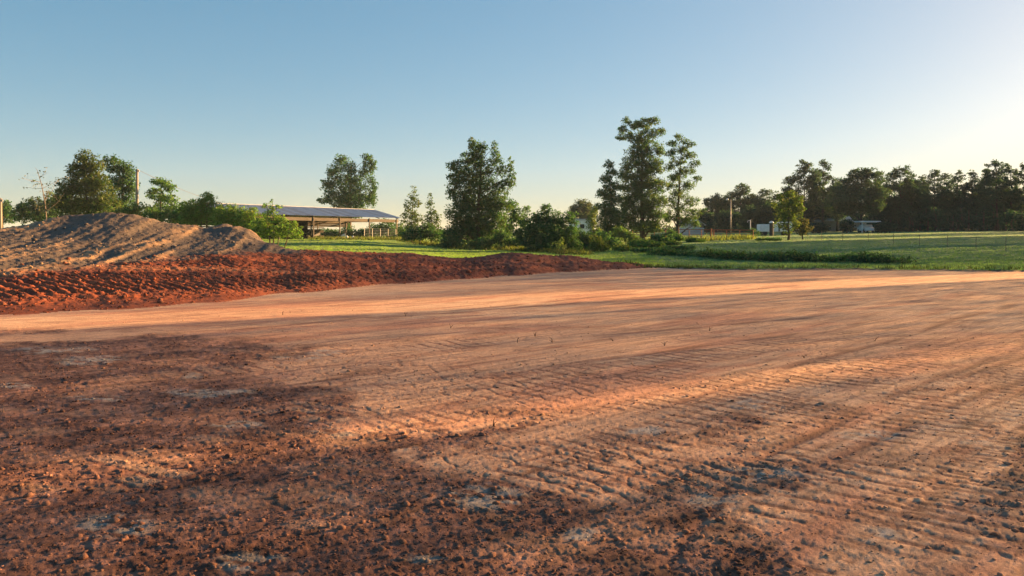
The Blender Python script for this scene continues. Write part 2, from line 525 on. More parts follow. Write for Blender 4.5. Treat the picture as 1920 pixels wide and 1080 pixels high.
def build_ground():
    th = np.concatenate([np.linspace(-R(43), R(43), 880), np.linspace(R(43), R(317), 74)[1:-1]])
    th = np.concatenate([th, [th[0] + 2 * math.pi]])
    rr = [0.5]
    while rr[-1] < 2800:
        r = rr[-1]
        k = 0.09 if r < 2.9 else 0.0046 if r < 12 else 0.0055 if r < 46 else 0.016 if r < 110 else 0.05
        rr.append(r * (1 + k))
    rr = np.array(rr)
    T, RR = np.meshgrid(th, rr)
    X = (np.sin(T) * RR).ravel(); Y = (np.cos(T) * RR).ravel()
    nT, nR = len(th), len(rr)
    Z, tb, u, d = base_terrain(X, Y)
    yy = np.maximum(Y, 0.3)
    px = 960 + FPX * X / yy; py = HOR + FPX * EYE / yy
    near = (Y > 0)
    # noises
    w1 = fbm(X * 0.9, Y * 0.9, 4, 3); w2 = fbm(X * 0.9 + 40, Y * 0.9, 4, 9)
    amp = np.clip((py - HOR) * 0.22, 3, 70)
    wx = w1 * amp * 1.6; wy = w2 * amp * 0.6
    w3 = fbm(X * 5, Y * 5, 4, 21)
    wpx = px + wx + w3 * amp * 0.5; wpy = py + wy + w3 * amp * 0.28
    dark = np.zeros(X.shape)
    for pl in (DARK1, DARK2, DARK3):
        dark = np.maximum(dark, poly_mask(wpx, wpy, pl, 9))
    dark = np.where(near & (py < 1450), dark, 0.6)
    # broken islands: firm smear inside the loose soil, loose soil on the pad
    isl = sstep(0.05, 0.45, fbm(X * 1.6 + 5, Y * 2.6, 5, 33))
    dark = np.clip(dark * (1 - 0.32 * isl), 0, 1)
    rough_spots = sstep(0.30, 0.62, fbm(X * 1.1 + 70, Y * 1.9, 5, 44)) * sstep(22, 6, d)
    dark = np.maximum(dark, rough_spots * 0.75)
    grey = np.zeros(X.shape)
    for cx, cy, rx, ry in GREY_SPOTS:
        grey = np.maximum(grey, blob_mask(px, py, cx, cy, rx, ry, wx * 0.35, wy * 0.35))
    grey *= sstep(-0.18, 0.16, fbm(X * 6, Y * 12, 5, 55, 0.65))
    grey = np.where(near, grey, 0)

    # ---- regions
    edge = np.interp(np.clip(u, -0.95, 3), _eu, _ed) + 0.5 * fbm(X * 0.7, Y * 0.7, 3, 90) + 0.35 * fbm(X * 3.1, Y * 3.1, 3, 91)
    padlike = ((d < edge) & (Y > 0)) | ((Y <= 0) & (X < 45) & (np.hypot(X, Y) < 70)) | ((u > 0.95) & (np.hypot(X, Y) < 40))
    on_berm = (tb >= 0) & (tb <= 2)
    far_berm = (tb > 2) & (u < 0.175)
    left_off = (u < -0.95) & (np.hypot(X, Y) < 55)
    region = np.zeros(X.shape, int)                           # 0 pad 1 berm 2 lawn 3 pasture
    region[~padlike] = 3
    jag = 0.18 * fbm(X * 2.2, Y * 2.2, 3, 92)
    back_t = np.where(u < -0.30, 1.75, 1.12) + jag
    region[(tb > back_t)] = 2
    region[on_berm & (tb <= back_t)] = 1
    split = 0.185 + 0.012 * fbm(Y * 0.2, X * 0.2, 2, 93)
    region[(region == 3) & (u < split) & (d < 110) & (Y > 0)] = 2
    region[(region == 3) & (u < -0.2)] = 2
    region[left_off & (region == 2)] = 1

    # ---- heights
    pad = region == 0; berm = region == 1; grass = region >= 2
    f1, f2, cid = worley(X * 9 + w1, Y * 9 + w2, 5)
    g1, g2, gid = worley(X * 22 + w1 * 2, Y * 22 + w2 * 2, 6)
    clod = sstep(0.05, 0.6, f2 - f1) * np.clip((cid - 0.35) * 1.6, 0, 1)
    clod2 = sstep(0.05, 0.5, g2 - g1) * np.clip((gid - 0.25) * 1.4, 0, 1)
    fine = fbm(X * 14, Y * 14, 4, 60)
    fade = sstep(26, 8, d)
    h = 0.035 * fbm(X * 0.22, Y * 0.22, 3, 61) + 0.010 * fbm(X * 1.4, Y * 1.4, 3, 62)
    # stripes left by the blade, running up to the right
    sx = X * 0.70 - Y * 0.71; sl = X * 0.71 + Y * 0.70
    stripe = fbm(sx * 3.2, sl * 0.35, 4, 63)
    h += 0.006 * stripe
    drag = fbm(sx * 7.5 + 0.8 * w1, sl * 1.5, 5, 163, 0.6)
    rag = 1 - np.abs(fbm(X * 6.5 + w2, Y * 6.5 - w1, 5, 164, 0.6)) * 2.6
    grit = fbm(X * 31, Y * 31, 3, 166, 0.7)
    fa = facets(X * 7.0 + 0.5 * w1, Y * 7.0 + 0.5 * w2, 205); fb = facets(X * 17, Y * 17, 206); fc = facets(X * 38, Y * 38, 207)
    many = sstep(-0.35, 0.35, fbm(X * 0.8, Y * 0.8, 3, 208))
    hp = h * 0.6 + dark * (0.0065 * fa * many + 0.005 * fb + 0.004 * fc + 0.004 * w1 + 0.005 * drag)
    # dried plates on the firm ground
    k1, k2, kid = worley(sx * 4.2 + 0.5 * w3, sl * 2.8 + 0.5 * w1, 209)
    crack = sstep(0.10, 0.02, k2 - k1) * sstep(0.0, 0.4, fbm(X * 0.45 + 9, Y * 0.45, 3, 210) + 0.15) * sstep(20, 7, d)
    grain = 0.0035 * fc + 0.003 * fb
    hp += (1 - dark) * (grain * sstep(16, 6, d) - 0.006 * crack + 0.006 * (kid - 0.5) * crack.mean()) + 0
    colw = np.zeros(X.shape); smear = np.zeros(X.shape); rutm = np.zeros(X.shape)
    twin = []
    for (a, b, hw, dep, pitch) in PASSES:
        twin.append((G(*a), G(*b), hw, dep, pitch))
        (ax, ay), (bx, by) = G(*a), G(*b)
        L = math.hypot(bx - ax, by - ay); nx, ny = -(by - ay) / L * 1.55, (bx - ax) / L * 1.55
        if 0.011 < dep < 0.017:
            twin.append(((ax + nx, ay + ny), (bx + nx, by + ny), hw, dep * 0.7, pitch))
    for ((ax, ay), (bx, by), hw, dep, pitch) in twin:
        L = math.hypot(bx - ax, by - ay); ex, ey = (bx - ax) / L, (by - ay) / L
        s = (X - ax) * ex + (Y - ay) * ey
        q = -(X - ax) * ey + (Y - ay) * ex + 0.10 * np.sin(s * 0.8) + 0.03 * w1
        m = sstep(hw + 0.03, hw - 0.03, np.abs(q)) * sstep(-0.5, 0.3, s) * sstep(L + 0.5, L - 0.3, s) * near
        m = m * sstep(-0.38, 0.10, fbm(X * 0.9 + 0.4 * w2, Y * 1.7, 3, 100 + int(L * 7)))
        ph = s / pitch + 0.16 * w3 + 0.5 * w1 + 0.25 * q
        saw = ph - np.floor(ph)
        gap_ = vn(np.floor(ph) * 7.3 + 3, q * 3.0, 130 + int(L * 5))
        gro = np.maximum(sstep(0.72, 0.80, saw), sstep(0.10, 0.02, saw)) * sstep(-0.8, -0.45, gap_)
        hp += m * dep * 0.24 * (-gro + 0.35 * (1 - gro) * saw + 0.25 * fb * (1 - gro))
        colw = np.maximum(colw, m * gro)
        smear = np.maximum(smear, m * (1 - gro) * min(1, dep / 0.02) * sstep(-0.3, 0.4, gap_))
    for a, b in RUTS:
        ax, ay = G(*a); bx, by = G(*b)
        L = math.hypot(bx - ax, by - ay); ex, ey = (bx - ax) / L, (by - ay) / L
        s = (X - ax) * ex + (Y - ay) * ey
        q = -(X - ax) * ey + (Y - ay) * ex + 0.05 * np.sin(s * 0.9 + ax) + 0.03 * w1
        wd = 0.024 + 0.0040 * d
        m = np.exp(-(q / wd) ** 2) * sstep(-0.3, 0.3, s) * sstep(L + 0.3, L - 0.3, s) * near * sstep(-0.5, 0.1, fbm(s * 1.3 + ax, q, 3, 120))
        hp += -0.010 * m + 0.009 * np.exp(-((q - 2.2 * wd) / (wd * 1.4)) ** 2) * m
        rutm = np.maximum(rutm, m)
    # berm: lug rows, clods, blade ridges
    c1, c2, bid = worley(X * 3.0, Y * 3.0, 15)
    bclod = sstep(0.05, 0.6, c2 - c1) * np.clip((bid - 0.5) * 2, 0, 1)
    along = X * 0.80 + Y * 0.60
    rowm = sstep(.08, .13, tb) * sstep(.30, .26, tb) + sstep(.36, .40, tb) * sstep(.54, .50, tb) + 0.5 * sstep(.6, .64, tb) * sstep(.74, .7, tb)
    rowm = np.where(u < -0.02, rowm, 0.0) * sstep(-0.55, 0.1, fbm(X * 0.8, Y * 0.8, 3, 64))
    lugb = np.abs(((along + (d * 0.55) + 0.12 * w1) / 0.42) % 1.0 - 0.5) * 2
    redz = sstep(0.86, 0.72, tb + 0.10 * w1)
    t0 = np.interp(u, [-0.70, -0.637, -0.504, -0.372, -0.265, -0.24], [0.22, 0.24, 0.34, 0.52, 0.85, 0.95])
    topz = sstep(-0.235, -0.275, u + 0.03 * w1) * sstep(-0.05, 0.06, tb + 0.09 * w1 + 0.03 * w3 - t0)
    mstripe = fbm(X * 1.9 + 0.30 * Y + 0.25 * w1, Y * 0.10 - X * 0.03, 4, 65)
    hb = 0.07 * fbm(X * 0.55, Y * 0.55, 4, 66) + 0.035 * bclod * (1 - 0.4 * topz) + 0.025 * facets(X * 3.4, Y * 3.4, 211) * (1 - 0.6 * topz) + 0.022 * facets(X * 8, Y * 8, 212) \
        + rowm * (1 - 0.7 * topz) * 0.095 * (lugb - 0.4) + topz * 0.115 * mstripe + 0.03 * fine
    hb *= sstep(-0.02, 0.10, tb)
    hg = 0.06 * fbm(X * 0.35, Y * 0.35, 4, 67) + 0.05 * fbm(X * 1.7, Y * 1.7, 3, 68)
    hg *= sstep(30, 50, np.hypot(X, Y))
    lip = 0.06 * np.exp(-((d - edge - 0.15) / 0.3) ** 2) * (u > 0.15) * (0.5 + np.clip(w3 + .3, 0, 1))
    Z = Z + np.where(pad, hp, np.where(berm, hb, hg)) + np.where(near, lip, 0)

    # ---- colours
    c = np.zeros((len(X), 3))
    big = fbm(X * 0.18, Y * 0.18, 3, 80)[:, None]; med = fbm(sx * 1.6, sl * 0.30, 4, 81)[:, None]
    sm = fbm(X * 3.5, Y * 3.5, 4, 82)[:, None]
    wl = sstep(-0.35, 0.5, big[:, 0] + 0.5 * med[:, 0])[:, None]
    cp = C_PAD * (1 - wl) + C_PAD2 * wl
    rd = sstep(0.0, 0.45, med[:, 0] - 0.3 * big[:, 0] + 0.25 * sm[:, 0])[:, None] * 0.85
    cp = cp * (1 - rd) + C_PADRED * rd
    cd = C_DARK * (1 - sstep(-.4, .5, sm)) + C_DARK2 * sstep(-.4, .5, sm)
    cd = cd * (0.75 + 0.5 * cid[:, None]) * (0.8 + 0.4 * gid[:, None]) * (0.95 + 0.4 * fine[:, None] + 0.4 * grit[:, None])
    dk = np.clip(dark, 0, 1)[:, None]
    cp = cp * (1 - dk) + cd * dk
    thin = fbm(sx * 6.0 + 0.6 * w1, sl * 0.45, 4, 181)
    thin2 = fbm(X * 1.3 + 3, Y * 4.2, 4, 182)
    sc = (0.55 * sstep(0.16, 0.42, thin) + 0.45 * sstep(0.2, 0.5, thin2))[:, None]
    cp = cp * (1 - sc * (1 - dk)) + np.array((0.33, 0.165, 0.108)) * sc * (1 - dk)
    ck = (crack * (1 - dark) * 0.75)[:, None]
    cp = cp * (1 - ck) + np.array((0.22, 0.105, 0.066)) * ck
    cw = np.clip(colw * 0.9 + rutm * 0.95, 0, 0.85)[:, None]
    cp = cp * (1 - cw) + (C_DARK * 1.25) * cw
    ss = (smear * dark)[:, None] * 0.42
    cp = cp * (1 - ss) + C_PAD2 * ss
    gg = grey[:, None] * 0.85
    cp = cp * (1 - gg) + C_GREY * (0.85 + 0.35 * sm) * gg
    rz_ = redz[:, None]
    mix = sstep(-.4, .4, fbm(X * 0.9, Y * 0.9, 4, 83))[:, None]
    cb = C_RED * mix + C_RED2 * (1 - mix)
    smooth_strip = (sstep(.30, .33, tb) * sstep(.38, .35, tb) * (u < -.1))[:, None]
    cb = cb * (1 - .7 * smooth_strip) + np.array((0.40, 0.16, 0.075)) * .7 * smooth_strip
    right_shade = sstep(-0.30, -0.05, u)[:, None] * 0.7  # shade over the right part of the berm, painted into its colour
    cb = cb * (1 - right_shade) + np.array((0.17, 0.052, 0.034)) * right_shade
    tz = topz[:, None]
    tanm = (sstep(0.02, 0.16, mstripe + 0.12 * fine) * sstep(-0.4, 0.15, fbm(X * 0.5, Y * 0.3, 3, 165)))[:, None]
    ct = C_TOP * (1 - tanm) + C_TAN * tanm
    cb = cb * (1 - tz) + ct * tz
    cb = cb * (0.92 + 0.16 * bid[:, None]) * (0.95 + 0.3 * fine[:, None])
    gl = fbm(X * 0.25, Y * 0.25, 4, 84)[:, None]; gs = fbm(X * 2.5, Y * 2.5, 3, 85)[:, None]
    cl = C_LAWN * (1 + 0.25 * gl + 0.3 * gs)
    cg = C_PAST * (1 + 0.35 * gl + 0.3 * gs) + np.array((0.035, 0.02, 0.0)) * sstep(.1, .6, gl)
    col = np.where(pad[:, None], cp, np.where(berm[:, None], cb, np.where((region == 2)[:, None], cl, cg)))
    lipd = (np.exp(-((d - edge) / 0.35) ** 2) * (u > 0.15) * near)[:, None] * 0.7
    col = col * (1 - lipd) + np.array((0.07, 0.05, 0.03)) * lipd
    col = np.clip(col, 0.01, 0.7)

    # ---- faces, split by region
    idx = np.arange(nT * nR).reshape(nR, nT)
    q = np.stack([idx[:-1, :-1], idx[:-1, 1:], idx[1:, 1:], idx[1:, :-1]], -1).reshape(-1, 4)[:, ::-1]
    fr = np.sort(region[q], axis=1)[:, 1]
    V = np.stack([X, Y, Z], 1)
    objs = []
    for k, (nm, mat) in enumerate((("graded_dirt_ground", M_DIRT), ("dirt_berm", M_DIRT), ("lawn", M_GRASS), ("pasture", M_GRASS))):
        fq = q[fr == k]
        used = np.unique(fq)
        remap = np.zeros(len(V), np.int32); remap[used] = np.arange(len(used))
        o = link(nm, new_mesh(nm, V[used], remap[fq], col[used], [mat], smooth=True))
        o["kind"] = "structure"
        objs.append(o)
    # centre cap
    sel = (d > 2.5) & (d < 60) & (np.abs(u) < 0.72) & (Y > 0)
    return objs, dict(X=X[sel], Y=Y[sel], Z=Z[sel], reg=region[sel], dark=dark[sel], u=u[sel], d=d[sel], t=tb[sel], col=col[sel],
                      nT=nT, rows=rr)


GROUND, GD = build_ground()


# ------------------------------------------------------------------ clods
def ico():
    p = (1 + 5 ** .5) / 2
    v = np.array([(-1, p, 0), (1, p, 0), (-1, -p, 0), (1, -p, 0), (0, -1, p), (0, 1, p), (0, -1, -p), (0, 1, -p), (p, 0, -1), (p, 0, 1), (-p, 0, -1), (-p, 0, 1)], float)
    v /= np.linalg.norm(v[0])
    f = np.array([(0, 11, 5), (0, 5, 1), (0, 1, 7), (0, 7, 10), (0, 10, 11), (1, 5, 9), (5, 11, 4), (11, 10, 2), (10, 7, 6), (7, 1, 8),
                  (3, 9, 4), (3, 4, 2), (3, 2, 6), (3, 6, 8), (3, 8, 9), (4, 9, 5), (2, 4, 11), (6, 2, 10), (8, 6, 7), (9, 8, 1)])
    return v, f


ICO_V, ICO_F = ico()


def scatter_clods(name, sel_w, n, smin, smax, power, n_parts, parent, seed, dark_tint=1.0):
    r = np.random.default_rng(seed)
    w = sel_w / sel_w.sum()
    i = r.choice(len(w), n, p=w)
    s = smin * (1 - r.random(n) * (1 - (smin / smax) ** power)) ** (-1 / power)
    x = GD['X'][i]; y = GD['Y'][i]; z = GD['Z'][i]
    c = GD['col'][i] * (0.7 + 0.5 * r.random((n, 1)))
    # angular size orders the parts
    order = np.argsort(-s / GD['d'][i])
    big = set(order[:n_parts].tolist())
    kinds = []
    for k in range(10):
        vv = ICO_V * (0.65 + 0.6 * r.random((12, 1))) * np.array((1, 0.85, 0.62))
        kinds.append(vv)
    small = np.array([k for k in range(n) if k not in big])
    vs = np.empty((len(small), 12, 3)); cs = np.repeat(c[small][:, None, :], 12, 1)
    vs[:] = ICO_V[None] * (0.5 + 0.9 * r.random((len(small), 12, 1))) * np.array((1, 0.9, 0.6))
    an = r.random(len(small)) * 6.28
    ca, sa = np.cos(an)[:, None], np.sin(an)[:, None]
    st = (0.75 + 0.6 * r.random((len(small), 1)))
    vx = vs[:, :, 0] * st; vy = vs[:, :, 1] / st
    vs2 = np.stack([vx * ca - vy * sa, vx * sa + vy * ca, vs[:, :, 2]], -1) * s[small][:, None, None]
    vs2 += np.stack([x[small], y[small], z[small] + 0.12 * s[small]], 1)[:, None, :]
    ff = (ICO_F[None] + (np.arange(len(small)) * 12)[:, None, None]).reshape(-1, 3)
    o = link(name, new_mesh(name, vs2.reshape(-1, 3), ff, cs.reshape(-1, 3), [M_CLOD]))
    o["kind"] = "stuff"
    pm = {}
    for k in order[:n_parts]:
        key = (int(r.integers(10)), int(GD['dark'][i[k]] > 0.4))
        if key not in pm:
            base = (np.array((0.24, 0.12, 0.08)) if key[1] else np.array((0.36, 0.19, 0.12))) if smax < .1 else np.array((0.20, 0.075, 0.045))
            pm[key] = new_mesh("clod", kinds[key[0]], ICO_F, np.tile(base * (0.75 + 0.5 * r.random()), (12, 1)), [M_CLOD])
        ob = link("clod", pm[key], parent, (x[k], y[k], z[k] + 0.12 * s[k]), r.random() * 6.28)
        ob.scale = (s[k],) * 3


# visible area per sample varies with distance; weight by true area
area = GD['d'] ** 2
pad_w = (GD['reg'] == 0) * np.clip(GD['dark'], 0.0, 1) ** 2 * area * np.exp(-GD['d'] / 4.0) * (GD['d'] < 16)
scatter_clods("dirt_clods", pad_w, 11000, 0.005, 0.036, 2.6, 180, GROUND[0], 31)
thin_w = (GD['reg'] == 0) * (1 - np.clip(GD['dark'], 0, 1)) * area * np.exp(-GD['d'] / 6.0) * (GD['d'] < 25)
scatter_clods("loose_crumbs", thin_w, 7000, 0.004, 0.02, 2.4, 0, GROUND[0], 32)
berm_w = (GD['reg'] == 1) * area * np.exp(-GD['d'] / 18.0) * (GD['t'] < 1.3)
scatter_clods("berm_clods", berm_w, 5000, 0.02, 0.10, 2.8, 60, GROUND[1], 33)


# ------------------------------------------------------------------ plants
def leaves(cent, rad, n_each, size, colr, r, up=0.45, flat=0.75):
    """leaf cards round clump centres: cent (K,3), rad (K,), n_each (K,), colr (K,3)"""
    k = np.repeat(np.arange(len(cent)), n_each)
    n = len(k)
    off = r.normal(0, 1, (n, 3)) * 0.52
    off *= np.minimum(1, 1.5 / np.maximum(np.linalg.norm(off, axis=1, keepdims=True) / 0.75, 1e-6)) * np.array((1, 1, flat))
    p = cent[k] + off * rad[k][:, None]
    nrm = r.normal(0, 1, (n, 3)); nrm[:, 2] += up * 2; nrm += off * 0.6
    nrm /= np.linalg.norm(nrm, axis=1, keepdims=True)
    t = np.cross(nrm, r.normal(0, 1, (n, 3))); t /= np.linalg.norm(t, axis=1, keepdims=True) + 1e-9
    b = np.cross(nrm, t)
    s = size * (0.6 + 0.8 * r.random((n, 1)))
    w = 0.5 + 0.25 * r.random((n, 1))
    droop = np.array((0, 0, -0.12))
    v = np.stack([p - t * s * 0.5, p + b * s * w * 0.6 - t * s * 0.05, p + t * s * 0.5 + droop * s, p - b * s * w * 0.6 - t * s * 0.05], 1)
    f = np.arange(n * 4).reshape(-1, 4)
    c = colr[k] * np.array((0.92, 1.18, 1.12)) * (0.72 + 0.56 * r.random((n, 1))) * (1 + 0.10 * r.normal(0, 1, (n, 3)))
    return v.reshape(-1, 3), f, np.repeat(np.clip(c, 0.008, 0.4), 4, 0)


def plant(name, label, cat, blobs, d, col, base_px=None, leaf=0.22, dens=1.0, tr=0.16, seed=0, group=None, lean=0.0,
          bark=None, clump=0.23, wide=1.0, col2=None, trunk=True, flat=0.75, gap=0.0, stems=1, depth=1.0, tall_limbs=True):
    """blobs: crown lobes as photo (px, py, rx, ry) at distance d"""
    r = np.random.default_rng(seed + 1000)
    k = d / FPX
    bpx = base_px if base_px is not None else np.average([b[0] for b in blobs], weights=[b[2] * b[3] for b in blobs])
    bx = (bpx - 960) * k
    bz = ground_z(bx, d)
    root = thing(name, label, cat, (bx, d, bz - 0.05), 0, group)
    C = []; Rr = []; Nn = []; Cc = []
    cents = []
    col = np.array(col); c2 = np.array(col2) if col2 is not None else col * np.array((1.25, 1.15, 1.0))
    for (px, py, rx, ry) in blobs:
        c = np.array(((px - 960) * k - bx, r.normal(0, 0.25) * rx * k, EYE + (HOR - py) * k - bz))
        grow = 1.16 - 0.45 * gap
        rx, ry = rx * grow * wide, ry * grow
        ra = np.array((rx * k, rx * k * 0.9 * depth, ry * k))
        cents.append(c)
        cr = clump * (ra[0] * ra[2]) ** 0.5 * 1.15
        cr = max(cr, leaf * 0.9)
        nc = int(max(5, 1.9 * (ra[0] * ra[1] * ra[2]) / cr ** 3 * (1 - gap)))
        nc = min(nc, 170)
        dirs = r.normal(0, 1, (nc, 3)); dirs /= np.linalg.norm(dirs, axis=1, keepdims=True)
        rad = r.random((nc, 1)) ** 0.42
        pc = c + dirs * rad * ra * 0.92
        pc[:, 2] = np.maximum(pc[:, 2], 0.25)
        crs = cr * (0.55 + 0.8 * r.random(nc))
        C.append(pc); Rr.append(crs)
        Nn.append(np.maximum(4, (dens * 8.5 * (crs / leaf) ** 2 * (0.6 + 0.8 * r.random(nc)))).astype(int))
        mixv = np.clip(r.random((nc, 1)) * 1.1 - 0.25, 0, 1)
        Cc.append(col * (1 - mixv) + c2 * mixv)
    C = np.concatenate(C); Rr = np.concatenate(Rr); Nn = np.concatenate(Nn); Cc = np.concatenate(Cc)
    leaf *= 0.78
    v, f, cc = leaves(C, Rr, Nn, leaf, Cc, r, flat=flat)
    link("crown" if trunk else "foliage", new_mesh("crown", v, f, cc, [M_LEAF]), root)
    top = max(c[2] for c in cents)
    bark = bark or M_BARK
    if trunk:
        th = top * 0.92
        axis = np.average([c[0] for c in cents], weights=[c[2] + .1 for c in cents])
        pts = []; rad = []
        for i in range(7):
            tt = i / 6
            pts.append((lean * tt + axis * tt ** 1.5 + 0.05 * r.normal() * (tt > 0), 0.08 * r.normal() * tt, th * tt - 0.15 * (i == 0)))
            rad.append(tr * (1.35 if i == 0 else 1.0 - 0.85 * tt))
        MB().tube(pts, rad, 7).obj("trunk", bark, root, smooth=True)
        for c in cents:
            hz = max(0.2, min(th * 0.9, c[2] - 0.45 * abs(c[0] - axis) - 0.25 * (top - c[2]) * 0.3))
            if hz < 0.25 * th and not tall_limbs:
                continue
            tt = hz / th
            p0 = Vector((lean * tt + axis * tt ** 1.5, 0, hz)); p1 = Vector(c)
            if (p1 - p0).length < 0.5:
                continue
            mid = (p0 + p1) / 2 + Vector((0, 0, 0.08 * (p1 - p0).length))
            r0 = tr * (1 - 0.8 * tt) * 0.6
            mb = MB().tube([p0, mid, p1], [r0, r0 * 0.6, r0 * 0.25], 5)
            mb.obj("limb", bark, root, smooth=True)
    else:
        for s in range(stems):
            c = cents[int(r.integers(len(cents)))]
            p0 = Vector((c[0] * 0.5, 0.1 * r.normal(), -0.1)); p1 = Vector(c)
            MB().tube([p0, (p0 + p1) / 2 + Vector((0.06, 0, 0)), p1], [tr, tr * 0.7, tr * 0.3], 5).obj("stem", bark, root, smooth=True)
    return root


DK = (0.060, 0.108, 0.050); MID = (0.084, 0.135, 0.048); OLIVE = (0.125, 0.145, 0.048); LIGHT = (0.14, 0.205, 0.05)
YEL = (0.15, 0.165, 0.036); GREY = (0.075, 0.085, 0.055); PINE = (0.044, 0.072, 0.050)

# ---- left group behind the mound
plant("broadleaf_tree", "small dark tree cut by the left edge of the photo, beside the pale short pole", "tree",
      [(2, 386, 16, 12), (16, 392, 11, 9), (4, 405, 22, 12)], 96, DK, 4, leaf=0.26, seed=1)
plant("broadleaf_tree", "low dull green tree at far left, left of the bare sapling", "tree",
      [(62, 388, 26, 18), (45, 400, 22, 16), (98, 380, 20, 22), (80, 402, 34, 16)], 84, DK, 70, leaf=0.24, seed=2, col2=OLIVE)
plant("broadleaf_tree", "tallest left tree, olive green, above the mound crest", "tree",
      [(163, 300, 18, 18), (150, 318, 20, 16), (178, 312, 16, 20), (160, 340, 30, 24), (185, 350, 26, 26), (135, 352, 20, 18), (150, 378, 36, 24), (190, 388, 34, 22), (118, 372, 18, 22), (125, 398, 24, 16)],
      72, (0.06, 0.085, 0.028), 165, leaf=0.2, seed=3, col2=(0.14, 0.13, 0.036), tr=0.2)
plant("broadleaf_tree", "dark green round tree directly left of the wooden utility pole", "tree",
      [(212, 308, 17, 17), (232, 318, 17, 18), (244, 340, 13, 22), (222, 345, 22, 22), (240, 370, 16, 22), (220, 380, 22, 22), (245, 396, 14, 14)],
      79, DK, 228, leaf=0.23, seed=4, tr=0.2, col2=MID)
plant("broadleaf_tree", "small tree with layered tufts just right of the wooden utility pole", "tree",
      [(303, 340, 20, 9), (318, 352, 16, 9), (286, 356, 15, 8), (300, 368, 20, 9), (322, 372, 14, 10), (278, 362, 10, 6), (300, 392, 32, 18), (335, 395, 22, 18), (280, 398, 20, 14)],
      70, MID, 302, leaf=0.2, seed=5, col2=LIGHT, gap=0.25)
plant("shrub", "bright feathery shrub behind the mound, between the layered tree and the barn", "shrub",
      [(388, 372, 15, 14), (376, 392, 22, 18), (402, 394, 18, 18), (352, 392, 18, 18), (362, 408, 30, 14)],
      63, LIGHT, 380, leaf=0.17, trunk=False, tr=0.05, stems=4, seed=6, col2=YEL)
plant("shrub", "wide yellow green shrub hiding the left end of the barn roof", "shrub",
      [(432, 398, 26, 16), (465, 404, 28, 16), (440, 418, 34, 16), (480, 420, 26, 16), (418, 410, 20, 18)],
      60, LIGHT, 450, leaf=0.17, trunk=False, tr=0.05, stems=5, seed=7, col2=YEL)
plant("shrub", "shrub with one tall wispy sapling sticking up in front of the barn roof", "shrub",
      [(511, 377, 5, 9), (500, 384, 9, 8), (524, 386, 8, 8), (512, 394, 12, 9), (498, 402, 10, 9), (522, 410, 20, 11), (545, 424, 22, 12), (492, 420, 24, 15), (520, 434, 34, 13), (555, 438, 14, 10), (480, 436, 22, 12)],
      56, LIGHT, 515, leaf=0.16, trunk=False, tr=0.05, stems=6, seed=8, gap=0.3, col2=(0.17, 0.2, 0.04))
plant("shrub", "dark low shrub at the foot of the layered tree, behind the mound crest", "shrub",
      [(285, 402, 18, 14), (315, 405, 24, 14), (345, 408, 18, 12)], 66, MID, 312, leaf=0.2, trunk=False, tr=0.05, stems=3, seed=9)
plant("shrub", "yellowish shrub behind the mound crest at the foot of the utility pole", "shrub",
      [(262, 392, 13, 14), (240, 402, 18, 12), (215, 402, 20, 10)], 64, OLIVE, 245, leaf=0.18, trunk=False, tr=0.05, stems=3, seed=10, col2=YEL)

# bare sapling
def bare_sapling():
    r = np.random.default_rng(77)
    d = 58; k = d / FPX
    bx = (88 - 960) * k; bz = ground_z(bx, d)
    root = thing("bare_sapling", "nearly leafless spindly brown sapling on the left behind the mound", "tree", (bx, d, bz - 0.05))
    def loc(px, py):
        return Vector(((px - 960) * k - bx, 0, EYE + (HOR - py) * k - bz))
    tp = [Vector((0, 0, -0.1)), loc(87, 405), loc(84, 375), loc(78, 345), loc(70, 318), loc(65, 312)]
    MB().tube(tp, [0.06, 0.05, 0.04, 0.028, 0.015, 0.006], 5).obj("trunk", M_DEADWOOD, root)
    ends = []
    for (a, e) in (((86, 395), (118, 360)), ((85, 385), (60, 372)), ((84, 375), (112, 340)), ((80, 352), (104, 330)), ((80, 352), (56, 350)),
                   ((74, 332), (92, 322)), ((76, 340), (62, 335)), ((87, 400), (105, 388)), ((86, 395), (64, 390)), ((84, 375), (100, 352))):
        p0, p1 = loc(*a), loc(*e)
        p1.y += r.normal() * 0.5
        mid = (p0 + p1) / 2 + Vector((0.05 * r.normal(), 0.1 * r.normal(), -0.06))
        mb = MB().tube([p0, mid, p1], [0.02, 0.014, 0.005], 4)
        for q in range(5):
            s = p0.lerp(p1, 0.35 + 0.13 * q)
            e2 = s + Vector((r.normal() * 0.25, r.normal() * 0.25, r.normal() * 0.2 + 0.05))
            mb.tube([s, e2], [0.008, 0.004], 3)
            ends.append(e2)
        mb.obj("limb", M_DEADWOOD, root)
    C = np.array([tuple(e) for e in ends])
    v, f, c = leaves(C, np.full(len(C), 0.16), np.full(len(C), 4), 0.12, np.tile((0.12, 0.10, 0.05), (len(C), 1)), r)
    link("foliage", new_mesh("foliage", v, f, c, [M_LEAF]), root)
bare_sapling()

